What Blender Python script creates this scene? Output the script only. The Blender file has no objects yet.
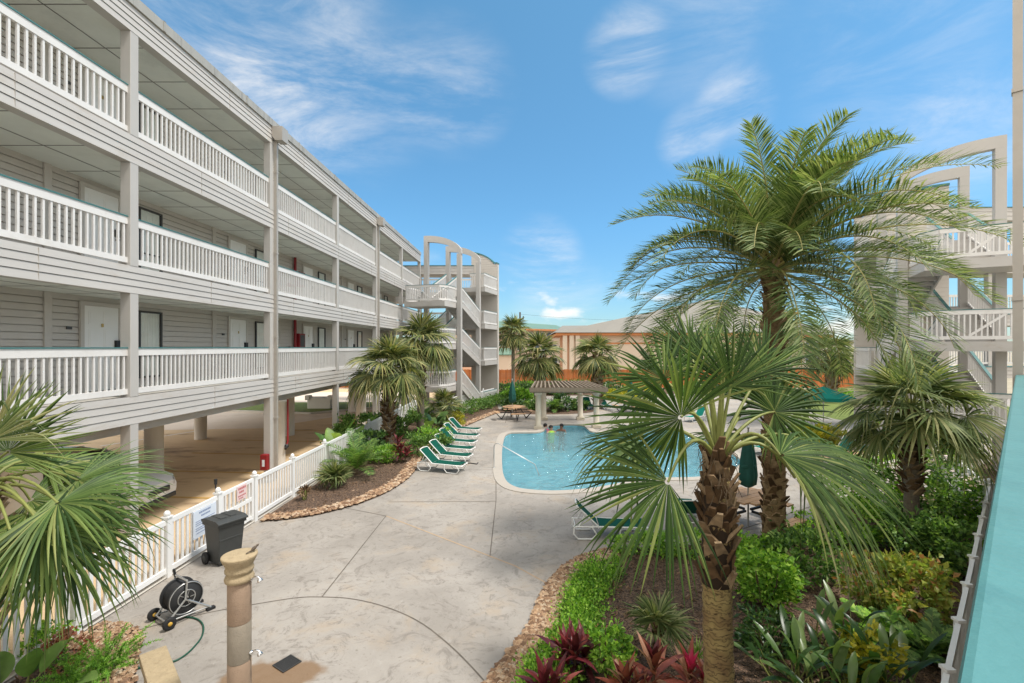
import bpy, math, random
from mathutils import Vector as V, Matrix, noise as mnoise
from mathutils.geometry import tessellate_polygon
R_ = math.radians
sc = bpy.context.scene
COL = sc.collection
rng = random.Random(7)
PI = math.pi
# ------------------------------------------------------------------ camera
F = 460.0; HX = 526.5; HY = 347.0; EYE = 4.3
cam_d = bpy.data.cameras.new('camera'); cam = bpy.data.objects.new('camera', cam_d); COL.objects.link(cam)
cam.location = (0, 0, EYE); cam.rotation_euler = (PI/2, 0, 0)
cam_d.sensor_width = 36; cam_d.lens = F/1024*36
cam_d.shift_x = -(HX-512)/1024; cam_d.shift_y = (HY-341.5)/1024
cam_d.clip_start = 0.05; cam_d.clip_end = 2000
sc.camera = cam
# ------------------------------------------------------------------ light
FILL_CLOUD_LO, FILL_CLOUD_HI = -.05, .40
SUN_EL = 64; SUN_AZ = 104           # azimuth clockwise from +Y (away from the camera)
world = bpy.data.worlds.new('World'); sc.world = world; world.use_nodes = True
def setup_world():
    nt = world.node_tree; N = nt.nodes; L = nt.links
    bg = N['Background']
    sky = N.new('ShaderNodeTexSky'); sky.sky_type = 'NISHITA'; sky.sun_disc = False
    sky.sun_elevation = R_(SUN_EL); sky.sun_rotation = R_(SUN_AZ)
    sky.air_density = 1.0; sky.dust_density = 0.3; sky.ozone_density = 2.6; sky.altitude = 10
    tc = N.new('ShaderNodeTexCoord')
    # wispy cirrus: noise stretched along the wind, warped, kept inside soft regions of the sky
    mp = N.new('ShaderNodeMapping'); mp.inputs['Rotation'].default_value = (0, R_(14), R_(20)); mp.inputs['Scale'].default_value = (1.6, 3.0, 6.5)
    L.new(tc.outputs['Generated'], mp.inputs['Vector'])
    nz = N.new('ShaderNodeTexNoise'); nz.inputs['Scale'].default_value = 1.7; nz.inputs['Detail'].default_value = 7; nz.inputs['Roughness'].default_value = .66; nz.inputs['Distortion'].default_value = .45
    L.new(mp.outputs[0], nz.inputs['Vector'])
    rp = N.new('ShaderNodeMapRange'); rp.interpolation_type = 'SMOOTHSTEP'; rp.inputs[1].default_value = .36; rp.inputs[2].default_value = .80
    L.new(nz.outputs['Fac'], rp.inputs[0])
    total = None
    def region(u, v, rad, amt):
        nonlocal total
        d = V((u, 1, v)).normalized()
        dp = N.new('ShaderNodeVectorMath'); dp.operation = 'DOT_PRODUCT'; dp.inputs[1].default_value = d
        nrm = N.new('ShaderNodeVectorMath'); nrm.operation = 'NORMALIZE'; L.new(tc.outputs['Generated'], nrm.inputs[0]); L.new(nrm.outputs[0], dp.inputs[0])
        m = N.new('ShaderNodeMapRange'); m.interpolation_type = 'SMOOTHSTEP'
        m.inputs[1].default_value = math.cos(R_(rad)); m.inputs[2].default_value = 1.0; m.inputs[3].default_value = 0; m.inputs[4].default_value = amt
        L.new(dp.outputs['Value'], m.inputs[0])
        if total is None: total = m.outputs[0]
        else:
            a = N.new('ShaderNodeMath'); a.operation = 'ADD'; L.new(total, a.inputs[0]); L.new(m.outputs[0], a.inputs[1]); total = a.outputs[0]
    for (px, py, rad, amt) in [(245, 35, 15, .42), (330, 85, 12, .36), (450, 88, 8, .42), (625, 52, 5, .6), (735, 105, 4.5, .5), (690, 140, 4, .5), (975, 130, 7, .4),
                               (540, 258, 6, .7), (560, 300, 7, .4), (700, 20, 9, .25), (240, 130, 10, .35), (900, 40, 10, .25)]:
        region((px-HX)/F, (HY-py)/F, rad, amt)
    mul = N.new('ShaderNodeMath'); mul.operation = 'MULTIPLY'; mul.use_clamp = True
    L.new(total, mul.inputs[0]); L.new(rp.outputs[0], mul.inputs[1])
    # puffy cumulus low over the horizon
    nz2 = N.new('ShaderNodeTexNoise'); nz2.inputs['Scale'].default_value = 9; nz2.inputs['Detail'].default_value = 5; nz2.inputs['Roughness'].default_value = .5
    mp2 = N.new('ShaderNodeMapping'); mp2.inputs['Scale'].default_value = (1, 1, 2.4); L.new(tc.outputs['Generated'], mp2.inputs['Vector']); L.new(mp2.outputs[0], nz2.inputs['Vector'])
    r2 = N.new('ShaderNodeMapRange'); r2.interpolation_type = 'SMOOTHSTEP'; r2.inputs[1].default_value = .55; r2.inputs[2].default_value = .74
    L.new(nz2.outputs['Fac'], r2.inputs[0])
    sx = N.new('ShaderNodeSeparateXYZ'); L.new(tc.outputs['Generated'], sx.inputs[0])
    band = N.new('ShaderNodeMapRange'); band.interpolation_type = 'SMOOTHSTEP'; band.inputs[1].default_value = .22; band.inputs[2].default_value = .07; L.new(sx.outputs['Z'], band.inputs[0])
    m2 = N.new('ShaderNodeMath'); m2.operation = 'MULTIPLY'; L.new(r2.outputs[0], m2.inputs[0]); L.new(band.outputs[0], m2.inputs[1])
    mx0 = N.new('ShaderNodeMath'); mx0.operation = 'MAXIMUM'; mx0.use_clamp = True; L.new(mul.outputs[0], mx0.inputs[0]); L.new(m2.outputs[0], mx0.inputs[1])
    # bright cloud deck added out of view, overhead and behind, as soft fill light
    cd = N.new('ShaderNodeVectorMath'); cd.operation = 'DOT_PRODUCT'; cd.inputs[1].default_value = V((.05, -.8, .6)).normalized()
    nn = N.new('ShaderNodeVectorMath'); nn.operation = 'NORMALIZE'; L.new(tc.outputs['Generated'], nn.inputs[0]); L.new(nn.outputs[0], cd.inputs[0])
    cm = N.new('ShaderNodeMapRange'); cm.interpolation_type = 'SMOOTHSTEP'; cm.inputs[1].default_value = FILL_CLOUD_LO; cm.inputs[2].default_value = FILL_CLOUD_HI; cm.inputs[4].default_value = .95; L.new(cd.outputs['Value'], cm.inputs[0])
    c2 = N.new('ShaderNodeVectorMath'); c2.operation = 'DOT_PRODUCT'; c2.inputs[1].default_value = V((-.95, -.2, .25)).normalized(); L.new(nn.outputs[0], c2.inputs[0])  # unseen bright bank low in the west, added to light the car park
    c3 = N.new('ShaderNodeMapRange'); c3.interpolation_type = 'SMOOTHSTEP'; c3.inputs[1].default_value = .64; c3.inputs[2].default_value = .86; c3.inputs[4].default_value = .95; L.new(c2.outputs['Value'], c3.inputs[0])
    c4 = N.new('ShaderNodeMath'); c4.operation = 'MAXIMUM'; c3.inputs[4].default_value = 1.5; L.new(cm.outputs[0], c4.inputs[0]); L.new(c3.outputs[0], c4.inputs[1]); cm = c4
    mx = mx0
    hs = N.new('ShaderNodeHueSaturation'); hs.inputs['Saturation'].default_value = 1.02; hs.inputs['Value'].default_value = 1.0
    sz = N.new('ShaderNodeSeparateXYZ'); L.new(tc.outputs['Generated'], sz.inputs[0])
    gr = N.new('ShaderNodeValToRGB'); ge = gr.color_ramp.elements; ge[0].position = 0; ge[0].color = (.60,.76,.88,1); ge[1].position = .6; ge[1].color = (.88,1.30,1.24,1)
    el = ge.new(.25); el.color = (.70,1.06,1.14,1)
    L.new(sz.outputs['Z'], gr.inputs[0])
    gm = N.new('ShaderNodeMix'); gm.data_type = 'RGBA'; gm.blend_type = 'MULTIPLY'; gm.inputs['Factor'].default_value = 1
    L.new(sky.outputs[0], gm.inputs['A']); L.new(gr.outputs[0], gm.inputs['B']); L.new(gm.outputs['Result'], hs.inputs['Color'])
    mixc = N.new('ShaderNodeMix'); mixc.data_type = 'RGBA'
    mixc.inputs['B'].default_value = (7.6, 7.2, 6.7, 1)
    k = N.new('ShaderNodeMath'); k.operation = 'MULTIPLY'; k.inputs[1].default_value = .8; L.new(mx.outputs[0], k.inputs[0])
    L.new(k.outputs[0], mixc.inputs['Factor']); L.new(hs.outputs[0], mixc.inputs['A'])
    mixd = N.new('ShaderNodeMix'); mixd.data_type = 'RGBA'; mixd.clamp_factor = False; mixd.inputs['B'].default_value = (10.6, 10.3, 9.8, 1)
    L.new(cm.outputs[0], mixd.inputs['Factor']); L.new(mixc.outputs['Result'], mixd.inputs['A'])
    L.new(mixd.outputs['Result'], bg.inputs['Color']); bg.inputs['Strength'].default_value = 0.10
setup_world()
sd = bpy.data.lights.new('sun', 'SUN'); so = bpy.data.objects.new('sun', sd); COL.objects.link(so)
sd.energy = 2.5; sd.angle = R_(9); sd.color = (1, .96, .90)
_d = V((math.cos(R_(SUN_EL))*math.sin(R_(SUN_AZ)), math.cos(R_(SUN_EL))*math.cos(R_(SUN_AZ)), math.sin(R_(SUN_EL))))
so.rotation_euler = _d.to_track_quat('Z', 'Y').to_euler(); so.location = (0, 0, 40)
sc.view_settings.view_transform = 'Standard'; sc.view_settings.look = 'None'; sc.view_settings.gamma = 1
sc.view_settings.exposure = 0.68

# ------------------------------------------------------------------ helpers
def at(px, py, z=0.0):
    Y = F*(EYE-z)/(py-HY); return V(((px-HX)*Y/F, Y, z))
def pt(px, py, Y): return V(((px-HX)*Y/F, Y, EYE-(py-HY)*Y/F))
def lin(c):
    f = lambda v: v/12.92 if v <= .04045 else ((v+.055)/1.055)**2.4
    return tuple(f(v/255) for v in c)

class MB:
    """collects vertices and faces, linked as ONE mesh object by build()"""
    def __init__(s): s.v = []; s.f = []; s.m = []; s.sm = []
    def add(s, vs, fs, mi=0, smooth=False):
        o = len(s.v); s.v.extend([tuple(p) for p in vs])
        for f in fs: s.f.append(tuple(i+o for i in f)); s.m.append(mi); s.sm.append(smooth)
    def box(s, lo, hi, mi=0, M=None):
        x0, y0, z0 = lo; x1, y1, z1 = hi
        vs = [V(p) for p in ((x0,y0,z0),(x1,y0,z0),(x1,y1,z0),(x0,y1,z0),(x0,y0,z1),(x1,y0,z1),(x1,y1,z1),(x0,y1,z1))]
        if M: vs = [M @ p for p in vs]
        s.add(vs, [(0,3,2,1),(4,5,6,7),(0,1,5,4),(1,2,6,5),(2,3,7,6),(3,0,4,7)], mi)
    def bar(s, a, b, w, h, mi=0, up=(0,0,1)):
        a = V(a); b = V(b); d = (b-a).normalized(); u = V(up)
        sd = d.cross(u)
        if sd.length < 1e-4: sd = V((1,0,0))
        sd.normalize(); u = sd.cross(d).normalized()
        vs = [p+sd*x*w/2+u*z*h/2 for p in (a, b) for x, z in ((-1,-1),(1,-1),(1,1),(-1,1))]
        s.add(vs, [(0,1,2,3),(7,6,5,4),(0,4,5,1),(1,5,6,2),(2,6,7,3),(3,7,4,0)], mi)
    def tube(s, pts, r, n=8, mi=0, cap=True, smooth=True):
        pts = [V(p) for p in pts]; k = len(pts)
        rs = r if isinstance(r, (list, tuple)) else [r]*k
        vs = []; ref = None
        for i, p in enumerate(pts):
            d = (pts[min(i+1,k-1)]-pts[max(i-1,0)]).normalized()
            if ref is None:
                ref = d.cross(V((0,0,1)))
                if ref.length < 1e-3: ref = V((1,0,0))
            a = (ref - d*ref.dot(d)).normalized(); ref = a; b = d.cross(a)
            for j in range(n):
                t = 2*PI*j/n; vs.append(p+(a*math.cos(t)+b*math.sin(t))*rs[i])
        fs = [(i*n+j, i*n+(j+1)%n, (i+1)*n+(j+1)%n, (i+1)*n+j) for i in range(k-1) for j in range(n)]
        s.add(vs, fs, mi, smooth)
        if cap: s.add(vs[:n], [tuple(range(n-1,-1,-1))], mi); s.add(vs[-n:], [tuple(range(n))], mi)
    def lathe(s, prof, c=(0,0,0), n=24, mi=0, smooth=True, M=None, sx=1, sy=1):
        vs = []
        for r, z in prof:
            for j in range(n):
                t = 2*PI*j/n; p = V((r*math.cos(t)*sx, r*math.sin(t)*sy, z))
                if M: p = M @ p
                vs.append(p+V(c))
        k = len(prof)
        fs = [(i*n+j, i*n+(j+1)%n, (i+1)*n+(j+1)%n, (i+1)*n+j) for i in range(k-1) for j in range(n)]
        s.add(vs, fs, mi, smooth)
        s.add(vs[:n], [tuple(range(n-1,-1,-1))], mi); s.add(vs[-n:], [tuple(range(n))], mi)
    def ball(s, c, r, n=10, mi=0, sx=1, sy=1, sz=1, M=None):
        k = max(4, n//2); prof = [(max(1e-4, r*math.sin(PI*i/k)), -r*sz*math.cos(PI*i/k)) for i in range(k+1)]
        s.lathe(prof, c, n, mi, True, M, sx, sy)
    def prism(s, poly, z0, z1, mi=0):
        n = len(poly); vs = [V((p[0],p[1],z0)) for p in poly]+[V((p[0],p[1],z1)) for p in poly]
        tr = tessellate_polygon([[V((p[0],p[1],0)) for p in poly]])
        s.add(vs, [tuple(t) for t in tr], mi); s.add(vs, [tuple(i+n for i in t) for t in tr], mi)
        s.add(vs, [(i,(i+1)%n,(i+1)%n+n,i+n) for i in range(n)], mi)
    def sheet(s, poly, z, hole=None, mi=0):
        loops = [[V((p[0],p[1],0)) for p in poly]]
        if hole: loops.append([V((p[0],p[1],0)) for p in hole])
        allp = [p for l in loops for p in l]
        fs = []
        for t in tessellate_polygon(loops):
            a, b, c = (allp[i] for i in t)
            fs.append(tuple(t) if (b-a).cross(c-a).z > 0 else (t[0],t[2],t[1]))
        s.add([V((p.x,p.y,z)) for p in allp], fs, mi)
    def extr(s, poly, fn, mi=0):
        """poly of 2-D points; fn(a,b,k) -> 3-D for k = 0 / 1 (two sides)"""
        n = len(poly); vs = [fn(p[0],p[1],0) for p in poly]+[fn(p[0],p[1],1) for p in poly]
        tr = tessellate_polygon([[V((p[0],p[1],0)) for p in poly]])
        s.add(vs, [tuple(t) for t in tr], mi); s.add(vs, [tuple(i+n for i in t) for t in tr], mi)
        s.add(vs, [(i,(i+1)%n,(i+1)%n+n,i+n) for i in range(n)], mi)
    def build(s, name, mats, parent=None, world=False, bevel=0, recalc=False):
        me = bpy.data.meshes.new(name)
        vs = s.v
        if parent is not None and world:
            Mi = parent.matrix_basis.inverted()
            pa = parent.parent
            while pa is not None: Mi = Mi @ pa.matrix_basis.inverted(); pa = pa.parent
            vs = [tuple(Mi @ V(p)) for p in vs]
        me.from_pydata(vs, [], s.f)
        if not isinstance(mats, (list, tuple)): mats = [mats]
        for m in mats: me.materials.append(m)
        me.polygons.foreach_set('material_index', s.m); me.polygons.foreach_set('use_smooth', s.sm)
        me.validate(); me.update()
        if recalc:
            import bmesh
            bm = bmesh.new(); bm.from_mesh(me); bmesh.ops.recalc_face_normals(bm, faces=bm.faces); bm.to_mesh(me); bm.free()
        o = bpy.data.objects.new(name, me); COL.objects.link(o)
        if parent is not None: o.parent = parent
        if bevel:
            b = o.modifiers.new('bevel', 'BEVEL'); b.width = bevel; b.segments = 2; b.limit_method = 'ANGLE'; b.angle_limit = R_(40)
        return o

def tag(o, label=None, cat=None, group=None, kind=None):
    if label: o['label'] = label
    if cat: o['category'] = cat
    if group: o['group'] = group
    if kind: o['kind'] = kind
    return o
def thing(name, label, cat, loc=(0,0,0), rz=0, group=None):
    o = bpy.data.objects.new(name, None); COL.objects.link(o); o.empty_display_size = .2
    o.location = loc; o.rotation_euler = (0,0,rz)
    o.matrix_basis  # evaluated from loc / rot
    return tag(o, label, cat, group)
def copy_tree(o, parent=None):
    c = o.copy(); COL.objects.link(c)
    if parent is not None: c.parent = parent
    for ch in list(o.children): copy_tree(ch, c)
    return c
def relabel(o, label, loc, rz=None):
    o['label'] = label; o.location = loc
    if rz is not None: o.rotation_euler = (0,0,rz)
    return o
def chaikin(poly, it=2, closed=True):
    for _ in range(it):
        out = []; n = len(poly)
        for i in range(n if closed else n-1):
            a = V(poly[i][:2]); b = V(poly[(i+1)%n][:2])
            out += [a*.75+b*.25, a*.25+b*.75]
        if not closed: out = [V(poly[0][:2])]+out+[V(poly[-1][:2])]
        poly = out
    return poly
def offset(poly, d):
    n = len(poly); A = sum(poly[i][0]*poly[(i+1)%n][1]-poly[(i+1)%n][0]*poly[i][1] for i in range(n))
    sgn = 1 if A > 0 else -1; out = []
    for i in range(n):
        t = (V(poly[(i+1)%n][:2])-V(poly[i-1][:2])).normalized()
        out.append(V(poly[i][:2])+V((t.y,-t.x))*d*sgn)
    return out
def inside(p, poly):
    x, y = p[0], p[1]; c = False; n = len(poly)
    for i in range(n):
        x1, y1 = poly[i][0], poly[i][1]; x2, y2 = poly[i-1][0], poly[i-1][1]
        if (y1 > y) != (y2 > y) and x < (x2-x1)*(y-y1)/(y2-y1)+x1: c = not c
    return c

# ------------------------------------------------------------------ materials
def newmat(name):
    m = bpy.data.materials.new(name); m.use_nodes = True
    return m, m.node_tree.nodes, m.node_tree.links, m.node_tree.nodes['Principled BSDF']
def mat(name, col, rough=.6, var=.12, scale=3.0, metal=0, bump=0, bscale=40, spec=.4, detail=5, stain=None, stain_amt=0, stain_scale=1.5, stretch=(1,1,1)):
    m, N, L, P = newmat(name)
    c = col if max(col) <= 1.0 else lin(col)
    tc = N.new('ShaderNodeTexCoord'); mp = N.new('ShaderNodeMapping'); mp.inputs['Scale'].default_value = stretch
    L.new(tc.outputs['Object'], mp.inputs[0])
    nz = N.new('ShaderNodeTexNoise'); nz.inputs['Scale'].default_value = scale; nz.inputs['Detail'].default_value = detail; nz.inputs['Roughness'].default_value = .62
    L.new(mp.outputs[0], nz.inputs['Vector'])
    mr = N.new('ShaderNodeMapRange'); mr.inputs[1].default_value = .25; mr.inputs[2].default_value = .75; L.new(nz.outputs['Fac'], mr.inputs[0])
    mx = N.new('ShaderNodeMix'); mx.data_type = 'RGBA'
    mx.inputs['A'].default_value = (*[v*(1-var) for v in c], 1); mx.inputs['B'].default_value = (*[min(1, v*(1+var)) for v in c], 1)
    L.new(mr.outputs[0], mx.inputs['Factor']); out = mx.outputs['Result']
    if stain:
        n2 = N.new('ShaderNodeTexNoise'); n2.inputs['Scale'].default_value = stain_scale; n2.inputs['Detail'].default_value = 8; n2.inputs['Roughness'].default_value = .68
        L.new(mp.outputs[0], n2.inputs['Vector'])
        r2 = N.new('ShaderNodeMapRange'); r2.interpolation_type = 'SMOOTHSTEP'; r2.inputs[1].default_value = .5; r2.inputs[2].default_value = .72; r2.inputs[4].default_value = stain_amt
        L.new(n2.outputs['Fac'], r2.inputs[0])
        m2 = N.new('ShaderNodeMix'); m2.data_type = 'RGBA'; s = stain if max(stain) <= 1 else lin(stain)
        m2.inputs['B'].default_value = (*s, 1); L.new(out, m2.inputs['A']); L.new(r2.outputs[0], m2.inputs['Factor']); out = m2.outputs['Result']
    L.new(out, P.inputs['Base Color'])
    P.inputs['Roughness'].default_value = rough; P.inputs['Metallic'].default_value = metal; P.inputs['Specular IOR Level'].default_value = spec
    if bump:
        nb = N.new('ShaderNodeTexNoise'); nb.inputs['Scale'].default_value = bscale; nb.inputs['Detail'].default_value = 4; L.new(mp.outputs[0], nb.inputs['Vector'])
        bp = N.new('ShaderNodeBump'); bp.inputs['Strength'].default_value = bump; bp.inputs['Distance'].default_value = .02
        L.new(nb.outputs['Fac'], bp.inputs['Height']); L.new(bp.outputs[0], P.inputs['Normal'])
    return m
def island(name, cols, rough=.55, trans=0.0, spec=.35, noise_amt=.25, nscale=6, stops=None):
    """colour varies from one leaf / plank / stone (mesh island) to the next"""
    m, N, L, P = newmat(name)
    g = N.new('ShaderNodeNewGeometry'); rp = N.new('ShaderNodeValToRGB'); e = rp.color_ramp.elements
    cs = [c if max(c) <= 1 else lin(c) for c in cols]
    e[0].color = (*cs[0],1); e[1].color = (*cs[-1],1); e[0].position = 0; e[1].position = 1
    for i, c in enumerate(cs[1:-1]):
        el = e.new(stops[i+1] if stops else (i+1)/(len(cs)-1)); el.color = (*c,1)
    L.new(g.outputs['Random Per Island'], rp.inputs[0])
    tc = N.new('ShaderNodeTexCoord'); nz = N.new('ShaderNodeTexNoise'); nz.inputs['Scale'].default_value = nscale; nz.inputs['Detail'].default_value = 3
    L.new(tc.outputs['Object'], nz.inputs['Vector'])
    mr = N.new('ShaderNodeMapRange'); mr.inputs[1].default_value = .3; mr.inputs[2].default_value = .7; mr.inputs[3].default_value = 1-noise_amt; mr.inputs[4].default_value = 1+noise_amt
    L.new(nz.outputs['Fac'], mr.inputs[0])
    vm = N.new('ShaderNodeVectorMath'); vm.operation = 'SCALE'; L.new(rp.outputs[0], vm.inputs[0]); L.new(mr.outputs[0], vm.inputs['Scale'])
    L.new(vm.outputs[0], P.inputs['Base Color']); P.inputs['Roughness'].default_value = rough; P.inputs['Specular IOR Level'].default_value = spec
    if trans:
        t = N.new('ShaderNodeBsdfTranslucent'); v2 = N.new('ShaderNodeVectorMath'); v2.operation = 'MULTIPLY'; v2.inputs[1].default_value = (1.25, 1.3, .6)
        L.new(vm.outputs[0], v2.inputs[0]); L.new(v2.outputs[0], t.inputs[0])
        ms = N.new('ShaderNodeMixShader'); ms.inputs[0].default_value = trans
        L.new(P.outputs[0], ms.inputs[1]); L.new(t.outputs[0], ms.inputs[2]); L.new(ms.outputs[0], N['Material Output'].inputs[0])
    return m
M = {}
M['siding'] = mat('siding_paint', (.52,.485,.44), .6, .05, 1.2, stain=(.34,.29,.23), stain_amt=.16, stain_scale=2.2)
M['fascia'] = mat('fascia_paint', (.455,.436,.412), .6, .06, 1.0, stain=(.33,.27,.20), stain_amt=.4, stain_scale=2.5, stretch=(1,.4,2))
M['trim'] = mat('column_paint', (.435,.418,.395), .55, .05, 1.5, stain=(.45,.40,.34), stain_amt=.15)
M['white'] = mat('white_paint', (.66,.645,.625), .5, .05, 2, stain=(.45,.40,.34), stain_amt=.25, stain_scale=3)
M['vinyl'] = mat('white_vinyl', (.80,.80,.79), .4, .03, 2, stain=(.6,.57,.5), stain_amt=.12, stain_scale=3)
M['teal'] = mat('teal_cap_paint', (.05,.16,.16), .5, .12, 3)
M['tealrail'] = mat('teal_rail_paint', (.082,.225,.228), .4, .10, 4, bump=.12, bscale=45, stain=(.055,.17,.18), stain_amt=.6, stain_scale=5, stretch=(1.5,1,1))
M['ceiling'] = mat('ceiling_panel', (.70,.72,.66), .75, .06, 1.5, stain=(.36,.37,.34), stain_amt=.3, stain_scale=.8)
M['joint'] = mat('dark_joint', (.20,.19,.17), .8, .2, 4)
M['deckjoint'] = mat('sawn_joint', (.13,.11,.09), .9, .3, 6)
M['metalcap'] = mat('roof_edge_metal', (.34,.33,.30), .45, .12, 2, stain=(.13,.12,.10), stain_amt=.6, stain_scale=2.5, stretch=(1,3,.3))
M['galv'] = mat('downspout_metal', (.40,.37,.33), .45, .1, 2, metal=.2, stain=(.24,.20,.16), stain_amt=.4, stain_scale=2)
M['door'] = mat('white_door', (.78,.77,.74), .4, .03, 2)
M['darkframe'] = mat('dark_frame', (.05,.05,.05), .4, .1, 3)
M['curtain'] = mat('curtain', (.85,.83,.78), .9, .1, 3)
M['black'] = mat('black_plastic', (.025,.026,.028), .45, .2, 6)
M['red'] = mat('red_paint', (.24,.014,.018), .4, .15, 5)
M['pillar'] = mat('pillar_render', (.68,.65,.60), .75, .06, 1.5, bump=.15, bscale=30, stain=(.45,.37,.28), stain_amt=.3)
M['slab'] = mat('slab_concrete', (.60,.57,.52), .85, .1, 1)
M['chrome'] = mat('chrome', (.70,.70,.70), .12, .02, 3, metal=1)
M['steel'] = mat('brushed_steel', (.55,.55,.54), .35, .05, 3, metal=.8)
M['roofgrey'] = mat('roof_membrane', (.33,.32,.30), .8, .1, .5)
M['stone'] = mat('cast_stone_pink', (.33,.235,.165), .85, .12, 9, bump=.35, bscale=70, stain=(.24,.17,.11), stain_amt=.35, stain_scale=14)
M['stonegrey'] = mat('cast_stone_grey', (.29,.25,.195), .85, .12, 9, bump=.35, bscale=70, stain=(.22,.19,.14), stain_amt=.35, stain_scale=14)
M['stonecap'] = mat('cast_stone_cap', (.38,.295,.18), .85, .13, 12, bump=.4, bscale=60, stain=(.22,.16,.09), stain_amt=.5, stain_scale=18)
M['green'] = mat('green_sling', (.002,.068,.046), .8, .15, 12, spec=.15, bump=.1, bscale=200)
M['teal_fab'] = mat('teal_sling', (.008,.17,.135), .8, .15, 12, spec=.15)
M['umb'] = mat('dark_green_canvas', (.006,.075,.062), .7, .2, 8)
M['resin'] = mat('white_resin', (.80,.80,.78), .35, .03, 4)
M['tan'] = mat('tan_wood', (.44,.27,.15), .6, .18, 6, stretch=(1,6,6))
M['weathered'] = mat('weathered_wood', (.21,.165,.12), .8, .2, 8, bump=.2, stretch=(4,1,4))
M['pergpost'] = mat('limestone_post', (.50,.45,.36), .8, .1, 4, stain=(.32,.26,.18), stain_amt=.4, stain_scale=4)
M['bin'] = mat('bin_plastic', (.045,.048,.047), .5, .12, 5, bump=.05, bscale=80)
M['rubber'] = mat('rubber', (.018,.018,.019), .7, .2, 6)
M['hose'] = mat('green_hose', (.012,.075,.045), .45, .15, 9)
M['yellow'] = mat('yellow_paint', (.55,.33,.05), .6, .2, 6)
M['car'] = mat('silver_white_paint', (.62,.62,.61), .22, .02, 2, spec=.6)
M['carglass'] = mat('car_glass', (.02,.024,.026), .06, .1, 2, spec=.7)
M['lampglass'] = mat('lamp_lens', (.45,.46,.47), .1, .1, 8, spec=.7)
M['pinkwall'] = mat('pink_stucco', (.62,.37,.25), .9, .06, .4)
M['tanwall'] = mat('tan_stucco', (.60,.50,.40), .9, .05, .3)
M['peachwall'] = mat('peach_stucco', (.66,.52,.41), .9, .05, .3)
M['orangetrim'] = mat('orange_trim', (.55,.22,.09), .8, .08, .5)
M['greenroof'] = mat('green_metal_roof', (.13,.22,.17), .5, .08, .6)
M['greyroof'] = mat('grey_metal_roof', (.215,.205,.185), .8, .06, .5, spec=.15)
M['winglass'] = mat('far_window_glass', (.10,.13,.15), .15, .2, 1)
M['winframe'] = mat('far_window_frame', (.70,.68,.64), .6, .05, 1)
M['pole'] = mat('creosoted_pole', (.10,.075,.055), .9, .2, 2)
M['skin'] = mat('skin', (.42,.22,.15), .5, .05, 8); M['skin2'] = mat('dark_skin', (.22,.11,.07), .5, .05, 8)
M['hair'] = mat('black_hair', (.012,.010,.009), .5, .2, 20)
M['neon'] = mat('neon_shirt', (.28,.48,.05), .7, .05, 10); M['pink'] = mat('pink_shirt', (.65,.08,.20), .7, .05, 10)
M['sign'] = mat('sign_board', (.66,.72,.80), .5, .03, 4); M['signblue'] = mat('sign_print', (.25,.31,.46), .6, .1, 9)
M['signpink'] = mat('gate_sign_board', (.74,.58,.57), .5, .05, 4); M['signred'] = mat('gate_sign_print', (.52,.16,.16), .6, .1, 9)
M['bird'] = mat('brown_feathers', (.10,.075,.055), .8, .35, 40)
M['brass'] = mat('brass', (.45,.30,.10), .3, .1, 8, metal=.7)
M['kerb'] = mat('pale_kerb', (.50,.47,.42), .85, .1, 2)
M['planter'] = mat('white_render', (.72,.70,.66), .8, .05, 2)
# foliage
M['fan'] = island('fan_palm_leaf', [(.025,.055,.014),(.06,.115,.026),(.11,.175,.045),(.19,.25,.07),(.27,.29,.10),(.30,.22,.10)], .52, .32, .3, .2, 3, stops=[0,.3,.6,.85,.965,1])
M['fanpale'] = island('pale_fan_palm_leaf', [(.06,.09,.03),(.13,.185,.065),(.24,.29,.12),(.36,.36,.17),(.36,.27,.14)], .52, .32, .3, .2, 3, stops=[0,.3,.65,.95,1])
M['fanfar'] = island('distant_fan_palm_leaf', [(.03,.05,.014),(.09,.125,.035),(.20,.23,.07),(.36,.32,.13)], .5, .28, .4, .3, 2)
M['date'] = island('date_palm_leaflet', [(.045,.08,.025),(.115,.175,.058),(.21,.275,.105),(.37,.40,.20)], .5, .32, .3, .2, 2)
M['petiole'] = mat('petiole', (.20,.22,.06), .5, .25, 6)
M['rachis'] = mat('date_rachis', (.34,.30,.10), .5, .2, 5)
M['boot'] = island('palm_boots', [(.05,.028,.014),(.125,.075,.038),(.21,.14,.078),(.33,.24,.145)], .85, 0, .2, .3, 14)
M['bark'] = mat('palm_bark', (.22,.15,.075), .9, .35, 10, bump=.7, bscale=30, stain=(.10,.065,.03), stain_amt=.6, stain_scale=8, stretch=(1,1,5))
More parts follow.
